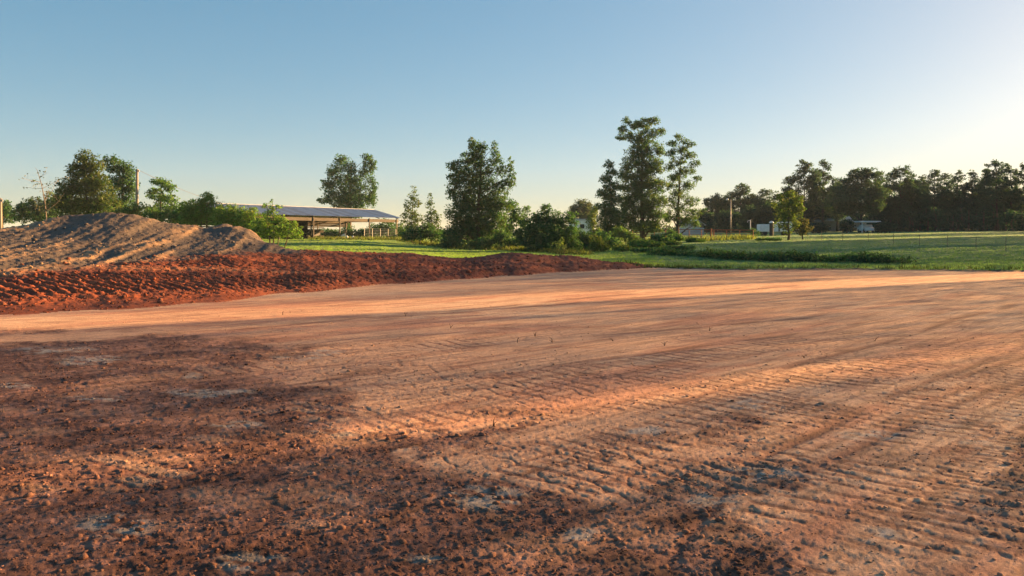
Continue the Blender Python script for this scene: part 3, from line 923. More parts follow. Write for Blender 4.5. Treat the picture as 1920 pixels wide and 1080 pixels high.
# ---- round the barn
plant("broadleaf_tree", "large dark tree standing behind the barn roof", "tree",
      [(640, 300, 15, 13), (655, 318, 16, 14), (628, 322, 16, 15), (615, 345, 15, 15), (645, 345, 24, 20), (688, 298, 11, 12), (697, 310, 10, 12), (684, 322, 13, 14), (672, 345, 18, 18),
       (697, 345, 11, 16), (640, 372, 28, 16), (676, 372, 26, 16), (698, 372, 11, 16), (608, 376, 13, 6), (622, 366, 14, 12), (655, 395, 30, 14)],
      126, (0.055, 0.10, 0.045), 655, leaf=0.30, seed=20, tr=0.42, gap=0.1, col2=MID)
plant("shrub", "dark shrubs growing behind the open right end of the barn", "shrub",
      [(705, 432, 16, 14), (728, 426, 18, 14), (738, 440, 14, 12)], 112, DK, 720, leaf=0.26, trunk=False, tr=0.05, stems=3, seed=21)
plant("shrub", "dark bush seen through the middle of the barn", "shrub",
      [(612, 437, 18, 9), (632, 438, 16, 9), (655, 434, 12, 14), (672, 438, 14, 10), (690, 436, 12, 10)], 114, DK, 625, leaf=0.26, trunk=False, tr=0.05, stems=3, seed=22)
plant("shrub", "upright green shrub at the right corner post of the barn", "shrub",
      [(752, 432, 9, 16), (758, 444, 10, 9)], 99, MID, 754, leaf=0.22, trunk=False, tr=0.05, stems=3, seed=23)
plant("poplar_sapling", "slim pale green young tree nearest the right end of the barn", "tree",
      [(777, 354, 6, 8), (774, 368, 10, 10), (780, 380, 11, 12), (764, 384, 9, 12), (770, 402, 15, 14), (782, 410, 10, 14), (758, 408, 8, 12), (770, 425, 16, 12)],
      86, (0.085, 0.105, 0.045), 772, leaf=0.2, seed=24, tr=0.08, gap=0.3, dens=0.9)
plant("poplar_sapling", "slim pointed young tree between the pale sapling and the big plumed tree", "tree",
      [(808, 366, 5, 9), (806, 382, 8, 11), (810, 400, 12, 14), (800, 412, 10, 12), (820, 408, 8, 14), (812, 426, 16, 14)],
      84, (0.07, 0.095, 0.038), 809, leaf=0.2, seed=25, tr=0.07, gap=0.3, dens=0.9)
plant("shrub", "dark low shrub at the foot of the two slim young trees", "shrub",
      [(785, 436, 22, 14), (765, 442, 14, 10), (815, 440, 20, 13), (800, 430, 14, 14)], 82, DK, 792, leaf=0.22, trunk=False, tr=0.05, stems=4, seed=26)
plant("broadleaf_tree", "biggest dark tree in the middle, crown of several upright plumes", "tree",
      [(886, 268, 9, 12), (892, 284, 13, 18), (904, 276, 9, 12), (876, 300, 16, 18), (900, 308, 16, 22), (852, 318, 14, 18), (866, 332, 22, 22), (890, 340, 26, 24),
       (926, 276, 6, 14), (930, 298, 10, 20), (918, 318, 10, 20), (940, 318, 10, 18), (956, 308, 7, 14), (958, 334, 10, 18), (944, 350, 14, 18), (920, 352, 18, 22),
       (850, 362, 14, 20), (872, 372, 26, 22), (908, 382, 26, 22), (940, 382, 20, 20), (858, 400, 24, 20), (890, 408, 30, 20), (925, 412, 28, 20), (870, 432, 34, 20), (910, 436, 32, 18), (850, 440, 20, 16)],
      75, (0.064, 0.112, 0.048), 896, leaf=0.19, seed=27, tr=0.22, clump=0.24, col2=(0.085, 0.105, 0.036))
plant("shrub", "loose leafy bush touching the right side of the big plumed tree", "shrub",
      [(962, 388, 12, 12), (985, 392, 9, 10), (968, 406, 20, 14), (950, 425, 18, 16), (980, 420, 12, 14)],
      78, MID, 965, leaf=0.2, trunk=False, tr=0.06, stems=4, seed=28, gap=0.2)
plant("shrub", "large rounded dark green shrub right of the middle, on the lawn edge", "shrub",
      [(1024, 392, 10, 12), (1015, 408, 18, 14), (1040, 410, 20, 16), (995, 420, 20, 18), (1066, 414, 17, 18), (1025, 432, 34, 22), (1060, 438, 26, 20), (985, 442, 22, 18), (1020, 456, 44, 14), (1072, 456, 20, 14)],
      67, (0.054, 0.100, 0.046), 1025, leaf=0.18, trunk=False, tr=0.07, stems=7, seed=29, col2=MID)
plant("shrub", "dark shrub in front of the white camper, right of the rounded shrub", "shrub",
      [(1098, 448, 18, 14), (1084, 440, 12, 12), (1112, 456, 18, 14), (1126, 446, 10, 12), (1100, 462, 26, 8)], 70, DK, 1095, leaf=0.18, trunk=False, tr=0.05, stems=4, seed=30)
plant("weed_plant", "small pale green weed standing against the large rounded shrub", "plant",
      [(1052, 452, 6, 7), (1047, 459, 5, 6), (1058, 460, 5, 6)], 60, (0.14, 0.17, 0.06), 1052, leaf=0.14, trunk=False, tr=0.02, stems=3, seed=31, dens=0.7)
plant("broadleaf_tree", "far greyish round tree above the white camper", "tree",
      [(1092, 386, 18, 12), (1078, 396, 14, 11), (1104, 396, 16, 14), (1092, 408, 22, 12)],
      145, GREY, 1094, leaf=0.32, seed=32, tr=0.3, col2=(0.09, 0.09, 0.06))
plant("broadleaf_tree", "slender yellow green tree between the white camper and the tall trees", "tree",
      [(1114, 396, 8, 14), (1108, 415, 11, 14), (1116, 432, 12, 14), (1106, 440, 9, 10)], 84, OLIVE, 1112, leaf=0.18, seed=33, tr=0.06, gap=0.2)
# ---- three tall trees
plant("tall_tree", "left and shortest of the three tall trees right of the middle", "tree",
      [(1140, 308, 7, 9), (1146, 322, 9, 10), (1136, 335, 9, 10), (1148, 348, 12, 12), (1136, 362, 13, 12), (1150, 372, 14, 13), (1134, 388, 13, 14), (1152, 398, 17, 15), (1132, 414, 15, 15), (1152, 424, 18, 15), (1142, 442, 18, 14)],
      88, (0.064, 0.108, 0.046), 1147, leaf=0.2, seed=34, tr=0.14, gap=0.12, wide=1.4)
plant("tall_tree", "tallest tree in the photo, ragged crown with forked top", "tree",
      [(1174, 228, 6, 9), (1168, 244, 8, 9), (1178, 256, 10, 10), (1162, 258, 7, 5), (1192, 234, 10, 8), (1208, 230, 12, 10), (1226, 226, 9, 9), (1238, 246, 7, 9), (1216, 248, 14, 12), (1200, 262, 14, 12), (1216, 276, 18, 13),
       (1190, 284, 14, 13), (1208, 298, 20, 14), (1238, 284, 7, 10), (1180, 306, 13, 12), (1200, 320, 22, 15), (1226, 312, 14, 14), (1176, 330, 16, 13), (1212, 342, 22, 15), (1188, 352, 20, 14), (1232, 350, 14, 14),
       (1204, 368, 22, 14), (1180, 378, 18, 14), (1228, 378, 16, 14), (1200, 395, 24, 14), (1176, 405, 18, 13), (1224, 402, 18, 14), (1196, 420, 24, 13), (1226, 424, 16, 12)],
      90, (0.070, 0.115, 0.048), 1205, leaf=0.2, seed=35, tr=0.26, gap=0.12, wide=1.42, clump=0.27, col2=(0.11, 0.12, 0.04))
plant("tall_tree", "right hand, most see-through of the three tall trees, beside the pipe fence", "tree",
      [(1272, 256, 8, 6), (1284, 264, 8, 6), (1262, 268, 10, 7), (1296, 270, 8, 6), (1276, 280, 14, 8), (1256, 288, 9, 8), (1294, 290, 12, 8), (1270, 302, 14, 9), (1302, 306, 10, 7), (1256, 312, 9, 8), (1288, 320, 14, 8),
       (1306, 334, 8, 7), (1268, 332, 14, 10), (1290, 346, 12, 9), (1256, 348, 11, 9), (1276, 362, 16, 10), (1296, 376, 13, 9), (1256, 378, 13, 10), (1274, 392, 18, 11), (1302, 398, 11, 10), (1258, 406, 15, 11), (1286, 412, 18, 11), (1304, 420, 9, 8)],
      93, (0.075, 0.115, 0.05), 1270, leaf=0.2, seed=36, tr=0.19, gap=0.2, wide=1.3, clump=0.30, col2=(0.10, 0.115, 0.04))
# ---- shrubs at their feet
for i, (bl, d_, c_, bp, lab, c2_) in enumerate([
    ([(1118, 452, 12, 12), (1128, 462, 12, 10), (1112, 466, 10, 8)], 66, YEL, 1120, "yellow green shrub left of the foot of the tall trees, beside the rounded dark shrub", (0.2, 0.19, 0.04)),
    ([(1165, 464, 14, 8), (1176, 470, 12, 6)], 64, YEL, 1168, "low yellow bush at the foot of the left tall tree", (0.2, 0.2, 0.04)),
    ([(1205, 456, 22, 8), (1228, 460, 14, 8), (1190, 460, 12, 7)], 68, LIGHT, 1208, "broad sunlit green bush under the tallest tree", YEL),
    ([(1205, 474, 18, 8), (1222, 478, 14, 6)], 60, DK, 1212, "dark low bush on the lawn below the tallest tree", MID),
    ([(1240, 446, 16, 8), (1228, 452, 12, 6)], 78, DK, 1236, "dark bush between the trunks of the tall trees", MID),
    ([(1278, 470, 16, 9), (1258, 474, 14, 8), (1292, 476, 10, 7)], 62, DK, 1272, "dark rounded bush below the right tall tree, at the start of the ditch", MID),
    ([(1250, 462, 12, 7), (1262, 458, 12, 6)], 72, OLIVE, 1255, "olive bush behind the dark rounded bush by the ditch", YEL)]):
    plant("shrub", lab, "shrub", bl, d_, c_, bp, leaf=0.17, trunk=False, tr=0.03, stems=3, seed=50 + i, col2=c2_, wide=1.25, group="shrubs at the foot of the tall trees")

for i, (bl, d_, c_, bp, lab, c2_) in enumerate([
    ([(850, 452, 16, 12), (868, 458, 18, 9), (836, 455, 12, 10)], 73, DK, 850, "dark undergrowth bush at the left foot of the big plumed tree", MID),
    ([(905, 455, 18, 11), (925, 450, 16, 13), (890, 458, 12, 8)], 72, DK, 908, "dark undergrowth bush at the right foot of the big plumed tree", MID),
    ([(950, 450, 18, 14), (968, 455, 14, 10), (938, 440, 12, 12)], 71, DK, 952, "dark bush filling the gap left of the large rounded shrub", MID),
    ([(1135, 448, 14, 14), (1150, 455, 14, 10), (1124, 440, 9, 10)], 74, DK, 1138, "dark bush at the trunk of the left tall tree", MID),
    ([(1172, 440, 14, 10), (1160, 432, 12, 10), (1188, 445, 12, 8)], 82, MID, 1172, "green bush between the left tall tree and the tallest tree", OLIVE),
    ([(1260, 440, 12, 9), (1275, 446, 12, 7)], 84, DK, 1266, "dark bush at the trunk of the see-through tall tree", MID),
    ([(1302, 452, 14, 7), (1316, 456, 10, 5), (1290, 450, 9, 6)], 80, LIGHT, 1304, "pale green bush right of the see-through tall tree by the pipe fence", YEL)]):
    plant("shrub", lab, "shrub", bl, d_, c_, bp, leaf=0.18, trunk=False, tr=0.03, stems=3, seed=150 + i, col2=c2_)

# ---- small trees in the pasture
plant("broadleaf_tree", "small round yellow green tree alone in the pasture, in front of the pines", "tree",
      [(1484, 362, 12, 7), (1464, 370, 12, 9), (1496, 374, 11, 9), (1478, 382, 16, 10), (1502, 388, 9, 9), (1458, 386, 12, 10), (1490, 398, 13, 11), (1466, 402, 14, 11), (1484, 414, 12, 10), (1462, 420, 11, 8), (1476, 430, 11, 8), (1494, 420, 8, 8)],
      88, (0.075, 0.10, 0.033), 1478, leaf=0.2, seed=60, tr=0.13, gap=0.15, clump=0.3, col2=(0.15, 0.15, 0.04))
plant("broadleaf_tree", "very small brownish tree just right of the round pasture tree", "tree",
      [(1508, 414, 10, 7), (1498, 422, 8, 7), (1514, 426, 9, 7), (1504, 434, 11, 6)], 92, (0.075, 0.07, 0.035), 1505, leaf=0.2, seed=61, tr=0.08, col2=(0.14, 0.10, 0.045))
plant("shrub", "dark low hedge clump in the pasture left of the round tree", "shrub",
      [(1425, 450, 9, 4), (1442, 449, 10, 4), (1458, 449, 9, 4)], 84, DK, 1440, leaf=0.18, trunk=False, tr=0.03, stems=2, seed=62)
plant("shrub", "small pale bush alone on the pasture crest before the dark woods", "shrub",
      [(1747, 428, 7, 4), (1738, 430, 5, 3)], 150, (0.09, 0.12, 0.05), 1745, leaf=0.26, trunk=False, tr=0.03, stems=2, seed=63)
plant("shrub", "dark low bush beside the white trailer", "shrub",
      [(1412, 433, 9, 5), (1422, 436, 6, 4)], 110, DK, 1415, leaf=0.22, trunk=False, tr=0.03, stems=2, seed=64)


# ---- pines along the right
def pine(px, top, hw, base, d, lab, seed, gap=0.3, lobes=11, low=0.6, c=PINE):
    r = np.random.default_rng(seed + 500)
    bl = []
    H = base - top
    bl.append((px + r.normal() * 2, top + 8, hw * 0.42, 8))
    for i in range(lobes):
        t = (i + 1) / lobes
        w = hw * 1.5 * (0.45 + 0.6 * min(1, t * 1.6)) * (1.0 if t < 0.75 else 0.8)
        side = (-1) ** i
        off = side * w * (0.25 + 0.45 * r.random())
        bl.append((px + off, top + 8 + t * low * H + r.normal() * 3, w * (0.46 + 0.25 * r.random()), 8 + 4 * r.random()))
    return plant("pine_tree", lab, "tree", bl, d, c, px, leaf=0.33, seed=seed, tr=0.24, bark=M_PINEBARK, gap=gap * 0.6, clump=0.36, dens=1.5,
                 col2=(0.055, 0.070, 0.045), flat=0.6, group="pines along the far side of the pasture")


PINES = [
    (1342, 362, 20, 434, 165, "low rounded pine at the left end of the row, right of the tall trees", 0.0, 9),
    (1388, 343, 22, 434, 168, "pine directly behind the lamp pole", 0.15, 10),
    (1430, 354, 18, 434, 166, "pine behind the white trailer, left of the round pasture tree", 0.1, 9),
    (1462, 358, 15, 434, 170, "low pine partly behind the round pasture tree", 0.1, 8),
    (1508, 300, 26, 436, 150, "tall broad pine rising behind the round pasture tree", 0.25, 12),
    (1542, 298, 17, 436, 153, "tall pine with a round top, leaning on the broad pine", 0.25, 11),
    (1570, 338, 16, 436, 160, "short pine between two taller ones left of the dome shaped pine", 0.2, 9),
    (1615, 312, 36, 437, 142, "big dome shaped pine above the white carport", 0.1, 14),
    (1688, 311, 24, 436, 150, "flat topped pine first right of the dome shaped pine", 0.25, 12),
    (1708, 322, 20, 436, 152, "ragged pine tucked against the flat topped pine", 0.3, 10),
    (1752, 315, 19, 434, 156, "pointed pine standing above the small pale bush", 0.35, 11),
    (1795, 318, 16, 433, 158, "slim pine right of the pointed pine", 0.35, 10),
    (1822, 318, 17, 433, 158, "slim pine left of the tallest pine near the right edge", 0.35, 10),
    (1868, 298, 22, 432, 152, "tallest pine near the right edge", 0.35, 12),
    (1895, 308, 16, 432, 156, "see-through pine next to the right edge", 0.4, 10),
    (1922, 303, 18, 432, 154, "pine cut by the right edge of the photo", 0.35, 11),
    (1645, 332, 18, 436, 158, "pine filling in behind the right side of the dome shaped pine", 0.2, 10),
    (1730, 326, 15, 434, 160, "pine in the gap left of the pointed pine", 0.3, 10),
    (1773, 322, 15, 434, 161, "pine in the gap right of the pointed pine", 0.3, 10),
    (1845, 316, 16, 433, 160, "pine leaning on the left side of the tallest pine", 0.3, 10),
    (1960, 305, 20, 432, 154, "pine just past the right edge of the photo", 0.3, 11)]
for i, (px, top, hw, base, d_, lab, gp, lb) in enumerate(PINES[:-1]):
    pine(px, top, hw, base, d_, lab, 100 + i, gp, lb)

UNDER = [(1325, 410, 20, 22, 150), (1365, 412, 26, 22, 152), (1410, 405, 26, 24, 160), (1445, 402, 24, 26, 160), (1530, 392, 30, 30, 164), (1565, 385, 28, 34, 166),
         (1535, 425, 22, 10, 140), (1588, 422, 16, 12, 138), (1652, 398, 24, 28, 152), (1660, 424, 18, 11, 136), (1690, 390, 28, 32, 160), (1725, 388, 28, 32, 158),
         (1765, 392, 28, 30, 160), (1800, 390, 26, 32, 158), (1840, 390, 28, 32, 160), (1880, 390, 28, 32, 158), (1915, 392, 24, 30, 158)]
ULAB = ["dark round tree at the left end of the woods, behind the pipe fence", "dark bushy tree left of the lamp pole foot, behind the pipe fence",
        "dark tree between the lamp pole and the white trailer", "dark tree behind the white trailer", "dark tree under the tall broad pine",
        "dark leafy tree left of the dome shaped pine", "low dark bush under the tall broad pine, left of the white carport", "small bush directly left of the white carport",
        "dark tree filling the gap right of the dome shaped pine", "bush right of the white carport", "dark tree under the flat topped pine",
        "dark tree below the ragged pine", "dark tree under the pointed pine, above the small pale bush", "dark tree under the slim pine right of the pointed one",
        "dark tree below the slim pine left of the tallest one", "dark tree under the tallest pine near the right edge", "dark tree at the right edge below the pines"]
for i, (px, py, rx, ry, d_) in enumerate(UNDER):
    r = np.random.default_rng(300 + i)
    bl = [(px, py - ry * 0.35, rx * 0.6, ry * 0.5), (px - rx * 0.45, py, rx * 0.55, ry * 0.55), (px + rx * 0.45, py + ry * 0.05, rx * 0.55, ry * 0.55), (px, py + ry * 0.5, rx * 0.8, ry * 0.5), (px + r.normal() * 5, py - ry * .1, rx * .6, ry * .6)]
    plant("understory_tree", ULAB[i], "tree", bl, d_, (0.036, 0.064, 0.047), px, leaf=0.36, seed=320 + i, tr=0.12, clump=0.34, dens=1.6, group="dark broadleaf trees below the pines")


# woodland: foliage volumes seen as one mass (behind the pines) and the wood to the right that shades the site
def wood_block(name, cells, col, leaf, lad, seed, cv=3.0):
    """cells: (x, y, half width x, half width y, z0, z1, density factor); trunks and leaf cards in one mass"""
    r = np.random.default_rng(seed)
    V = []; F = []; Cc = []; n = 0
    tb = MB()
    for (x, y, ax, ay, z0, z1, dn) in cells:
        g = ground_z(x, y)
        tb.tube([(x, y, g - .2), (x + r.normal() * .2, y, g + (z0 + z1) / 2), (x + r.normal() * .3, y, g + z1 * .92)], [0.2, 0.15, 0.04], 5)
        vol = ax * ay * (z1 - z0) / 2 * 4.19
        nl = int(lad * dn * vol / (leaf * leaf * 0.36))
        nc = max(6, int(vol / cv))
        dirs = r.normal(0, 1, (nc, 3)); dirs /= np.linalg.norm(dirs, axis=1, keepdims=True)
        cen = np.array((x, y, g + (z0 + z1) / 2)) + dirs * (r.random((nc, 1)) ** 0.4) * np.array((ax, ay, (z1 - z0) / 2)) * 0.9
        cr = np.full(nc, 0.66 * cv ** (1 / 3)) * (0.7 + 0.6 * r.random(nc))
        v, f, c = leaves(cen, cr, np.full(nc, max(3, nl // nc)), leaf, np.tile(col, (nc, 1)), r)
        V.append(v); F.append(f + n); Cc.append(c); n += len(v)
    root = link(name, new_mesh(name, np.concatenate(V), np.concatenate(F), np.concatenate(Cc), [M_LEAF]))
    root["kind"] = "stuff"
    tr = tb.obj("trunk_mass", M_BARK, root); tr["kind"] = "stuff"
    return root


cells = []
r_ = np.random.default_rng(9)
for px in range(1310, 2040, 16):
    d_ = 178 + r_.random() * 14
    cells.append(((px - 960) / FPX * d_, d_, 2.6, 2.6, 0.2, 6.3 + 1.8 * r_.random() - (2.0 if px < 1470 else 0), 1.0))
for px in range(1312, 2040, 7):
    d_ = 170 + r_.random() * 10
    cells.append(((px - 960) / FPX * d_, d_, 1.7, 1.5, -1.4, 2.6 + 1.4 * r_.random(), 1.4))
wood_block("far_woodland", cells, (0.034, 0.058, 0.044), 0.45, 0.55, 91)

cells = []
for px in range(1648, 2010, 7):
    d_ = 147 + r_.random() * 8
    cells.append(((px - 960) / FPX * d_, d_, 1.5, 1.3, -1.0, 2.6 + 2.4 * r_.random(), 1.3))
wood_block("woodland_undergrowth", cells, (0.036, 0.064, 0.046), 0.36, 0.6, 94)
cells = []
for px in range(735, 1330, 9):
    d_ = 215 + r_.random() * 25
    cells.append(((px - 960) / FPX * d_, d_, 2.2, 1.8, -1.2, 1.6 + 1.6 * r_.random(), 1.2))
wood_block("far_hedgerow", cells, (0.035, 0.060, 0.040), 0.5, 0.6, 93)

sx_, sy_ = math.sin(SUN_AZ), math.cos(SUN_AZ)


def pq(p, q):
    return (sx_ * p - sy_ * q, sy_ * p + sx_ * q)


def tall_row(name, strips, col, seed):
    """close-set thin-leaved trees to the right of the view; strips: (q0, q1, p0, p1, shade end p, optical depth)"""
    r = np.random.default_rng(seed)
    V = []; F = []; Cc = []; n = 0
    tb = MB()
    for (q0, q1, p0, p1, pe, tau) in strips:
        pm = (p0 + p1) / 2
        leaf = 0.14 if pm < 100 else 0.32
        hm = (pm - pe) * te
        nl = int(2 * tau * (q1 - q0) * hm / (0.36 * leaf * leaf))
        q = q0 + (q1 - q0) * r.random(nl); p = p0 + (p1 - p0) * r.random(nl)
        h = (p - pe) * te * (1 + 0.10 * vn(q * 0.6, p * 0.3, 5) + 0.06 * r.normal(0, 1, nl))
        z = 0.1 + (h - 0.1) * r.random(nl)
        x = sx_ * p - sy_ * q; y = sy_ * p + sx_ * q
        g = base_terrain(x, y)[0]
        v, f, cc = leaves(np.stack([x, y, g + z], 1), np.full(nl, 0.02), np.ones(nl, int), leaf, np.tile(col, (nl, 1)), r)
        V.append(v); F.append(f + n); Cc.append(cc); n += len(v)
        for k in range(max(1, int((q1 - q0) * (p1 - p0) / 90))):
            tx, ty = pq(p0 + (p1 - p0) * r.random(), q0 + (q1 - q0) * r.random())
            gz = ground_z(tx, ty)
            tb.tube([(tx, ty, gz - .2), (tx + .1 * r.normal(), ty, gz + hm * .5), (tx + .15 * r.normal(), ty, gz + hm * .9)], [0.06, 0.045, 0.015], 4)
    root = link(name, new_mesh(name, np.concatenate(V), np.concatenate(F), np.concatenate(Cc), [M_LEAF]))
    root["kind"] = "stuff"
    tr = tb.obj("trunk_mass", M_BARK, root); tr["kind"] = "stuff"
    print("row leaves", n // 4)


te = math.tan(SUN_EL)
tall_row("shade_woodland", [
    (-16, 5.80, 46, 80, -40, 0.82),
    (6.50, 15.6, 46, 80, -40, 0.88),
    (5.80, 6.52, 38, 43, 9, 0.75),
    (18.5, 24, 88, 115, 6, 0.9),
    (24, 33, 88, 115, 8, 1.5),
    (33, 41, 88, 115, 11, 1.3),
    (38, 56.5, 124, 150, 42, 1.9),
    (61, 72, 158, 176, 84, 1.4)], (0.05, 0.075, 0.03), 92)


# ------------------------------------------------------------------ low growth counted by nobody
def blades(name, n, sampler, hmin, hmax, wid, colf, seed, mat=M_BLADE, per=3):
    r = np.random.default_rng(seed)
    x, y, z = sampler(r, n)
    n = len(x)
    V = []; Cc = []
    h = hmin + (hmax - hmin) * r.random(n) ** 1.6
    c = colf(x, y, r)
    for k in range(per):
        an = r.random(n) * 6.28
        ox = np.cos(an) * wid; oy = np.sin(an) * wid
        lx = r.normal(0, 0.35, n) * h; ly = r.normal(0, 0.35, n) * h
        jx = r.normal(0, wid * 1.5, n); jy = r.normal(0, wid * 1.5, n)
        a = np.stack([x + jx - ox, y + jy - oy, z - 0.02], 1); b = np.stack([x + jx + ox, y + jy + oy, z - 0.02], 1)
        t = np.stack([x + jx + lx, y + jy + ly, z + h * (0.6 + 0.4 * r.random(n))], 1)
        V.append(np.stack([a, b, t], 1)); Cc.append(np.repeat((c * (0.75 + 0.5 * r.random((n, 1))))[:, None, :], 3, 1))
    V = np.concatenate(V).reshape(-1, 3); Cc = np.concatenate(Cc).reshape(-1, 3)
    o = link(name, new_mesh(name, V, np.arange(len(V)).reshape(-1, 3), np.clip(Cc, .01, .4), [mat]))
    o["kind"] = "stuff"
    return o


def samp_region(reg, dmin, dmax, ulo, uhi):
    def f(r, n):
        u = ulo + (uhi - ulo) * r.random(n * 3)
        d = 1 / (1 / dmax + (1 / dmin - 1 / dmax) * r.random(n * 3))
        x = u * d
        z, t, _, _ = base_terrain(x, d)
        edge = np.interp(u, _eu, _ed)
        if reg == 2:
            ok = np.where(u < 0.175, t > np.where(u < -0.30, 1.8, 1.2), d > edge + .1)
        else:
            ok = d > edge + 0.15
        z = z + 0.06 * fbm(x * 0.35, d * 0.35, 4, 67) + 0.05 * fbm(x * 1.7, d * 1.7, 3, 68)
        i = np.where(ok)[0][:n]
        return x[i], d[i], z[i]
    return f


def c_lawn(x, y, r):
    return C_LAWN * np.array((1.15, 1.15, 1.0)) * (1 + 0.35 * fbm(x * .4, y * .4, 3, 84))[:, None]


def c_past(x, y, r):
    g = fbm(x * .22, y * .22, 3, 184)[:, None]
    return C_PAST * (1.0 + 0.25 * g) + np.array((0.05, 0.03, 0.0)) * np.clip(g, 0, 1)


blades("lawn_grass", 30000, samp_region(2, 37, 112, -0.36, 0.19), 0.04, 0.11, 0.018, c_lawn, 201, per=4)
blades("pasture_grass", 34000, samp_region(3, 34, 135, 0.19, 0.72), 0.04, 0.13, 0.018, c_past, 202, per=4)


def samp_line(pts, width):
    P_ = np.array(pts, float)
    def f(r, n):
        s = r.random(n) * (len(P_) - 1)
        i = s.astype(int); t = (s - i)[:, None]
        p = P_[i] * (1 - t) + P_[i + 1] * t
        p[:, 0] += r.normal(0, 0.4, n); p[:, 1] += r.normal(0, width, n)
        z = base_terrain(p[:, 0], p[:, 1])[0]
        return p[:, 0], p[:, 1], z
    return f


# dark growth in the ditch between lawn and pasture
def ditch():
    r = np.random.default_rng(44)
    line = [(10.0, 56, 1.3), (12.5, 51, 1.1), (15, 47.5, 1.0), (17, 45.5, 0.9), (19, 44, 0.8), (20.3, 43.0, 0.4)]
    P_ = np.array(line)
    n = 700
    s = r.random(n) * (len(P_) - 1); i = s.astype(int); t = (s - i)[:, None]
    p = P_[i] * (1 - t) + P_[i + 1] * t
    x = p[:, 0] + r.normal(0, .4, n); y = p[:, 1] + 0.5 * vn(p[:, 0] * 0.6, p[:, 1] * 0.1, 48) + r.normal(0, 0.6, n)
    z = base_terrain(x, y)[0]
    hv = np.clip(0.55 + 0.75 * vn(x * 0.55, y * 0.4, 46) + 0.3 * vn(x * 1.7, y * 1.2, 47), 0.05, 1.4)
    cen = np.stack([x, y, z + 0.06 + 0.42 * r.random(n) * hv * np.minimum(1, p[:, 2])], 1)
    col = np.array((0.045, 0.080, 0.030)) * (0.6 + 1.0 * r.random((n, 1)))
    v, f, c = leaves(cen, 0.24 + 0.14 * r.random(n), np.full(n, 26), 0.13, col, r)
    o = link("ditch_vegetation", new_mesh("ditch_vegetation", v, f, c, [M_LEAF])); o["kind"] = "stuff"
ditch()

# tall weeds along the pipe fence and along lawn / shrub edges
blades("fence_weeds", 420, samp_line([P(1215, 0, 84)[:2], P(1335, 0, 88)[:2], P(1415, 0, 94)[:2]], 0.8), 0.25, 0.9, 0.06,
       lambda x, y, r: np.tile((0.14, 0.18, 0.05), (len(x), 1)) * (0.7 + 0.6 * r.random((len(x), 1))), 203, per=4)
blades("hedge_weeds", 2600, samp_line([P(590, 0, 86)[:2], P(745, 0, 96)[:2], P(850, 0, 74)[:2], P(960, 0, 70)[:2], P(1090, 0, 62)[:2]], 1.0), 0.12, 0.55, 0.06,
       lambda x, y, r: np.tile((0.12, 0.15, 0.035), (len(x), 1)) * (0.6 + 0.8 * r.random((len(x), 1))), 204, per=4)
blades("pad_edge_weeds", 500, samp_line([P(1170, 0, 40.3)[:2], P(1337, 0, 37.4)[:2], P(1563, 0, 37.6)[:2], P(1920, 0, 35.4)[:2]], 0.35), 0.06, 0.3, 0.03,
       lambda x, y, r: np.tile((0.05, 0.075, 0.025), (len(x), 1)) * (0.6 + 0.8 * r.random((len(x), 1))), 205, per=4)


# sprigs on the pad
def sprigs():
    r = np.random.default_rng(15)
    spots = [(1036, 642, "below the tallest tree"), (970, 642, "left of the sprig below the tallest tree"), (1003, 630, "farthest of the trio"),
             (1150, 640, "right of the trio below the tallest tree"), (1246, 648, "below the see-through tall tree"), (845, 615, "beyond the dark soil, below the big plumed tree"),
             (1508, 672, "at the right end of the near sunlit streak"), (925, 800, "just in front of the near sunlit streak"), (760, 592, "in the far strip below the slim young trees"),
             (1330, 620, "below the lamp pole"), (530, 590, "in the far sunlit strip, leftmost"), (1640, 640, "rightmost of the sprigs, below the dome shaped pine")]
    gr = "sprigs of dead weed on the graded dirt"
    m = M_DARKWOOD
    for i, (px, py, where) in enumerate(spots):
        x, y = G(px, py)
        o = thing("weed_sprig", "thin dead weed sprig on the dirt, " + where, "weed", (x, y, 0.0), r.random() * 6, gr)
        mb = MB()
        for k in range(3):
            e = Vector((r.normal() * 0.03, r.normal() * 0.03, 0.03 + 0.05 * r.random()))
            mb.tube([(0, 0, -0.03), (e.x * .3, e.y * .3, e.z * .6), tuple(e)], [0.004, 0.0035, 0.002], 3)
            mb.obj("stalk", m, o) if k == 2 else None
sprigs()


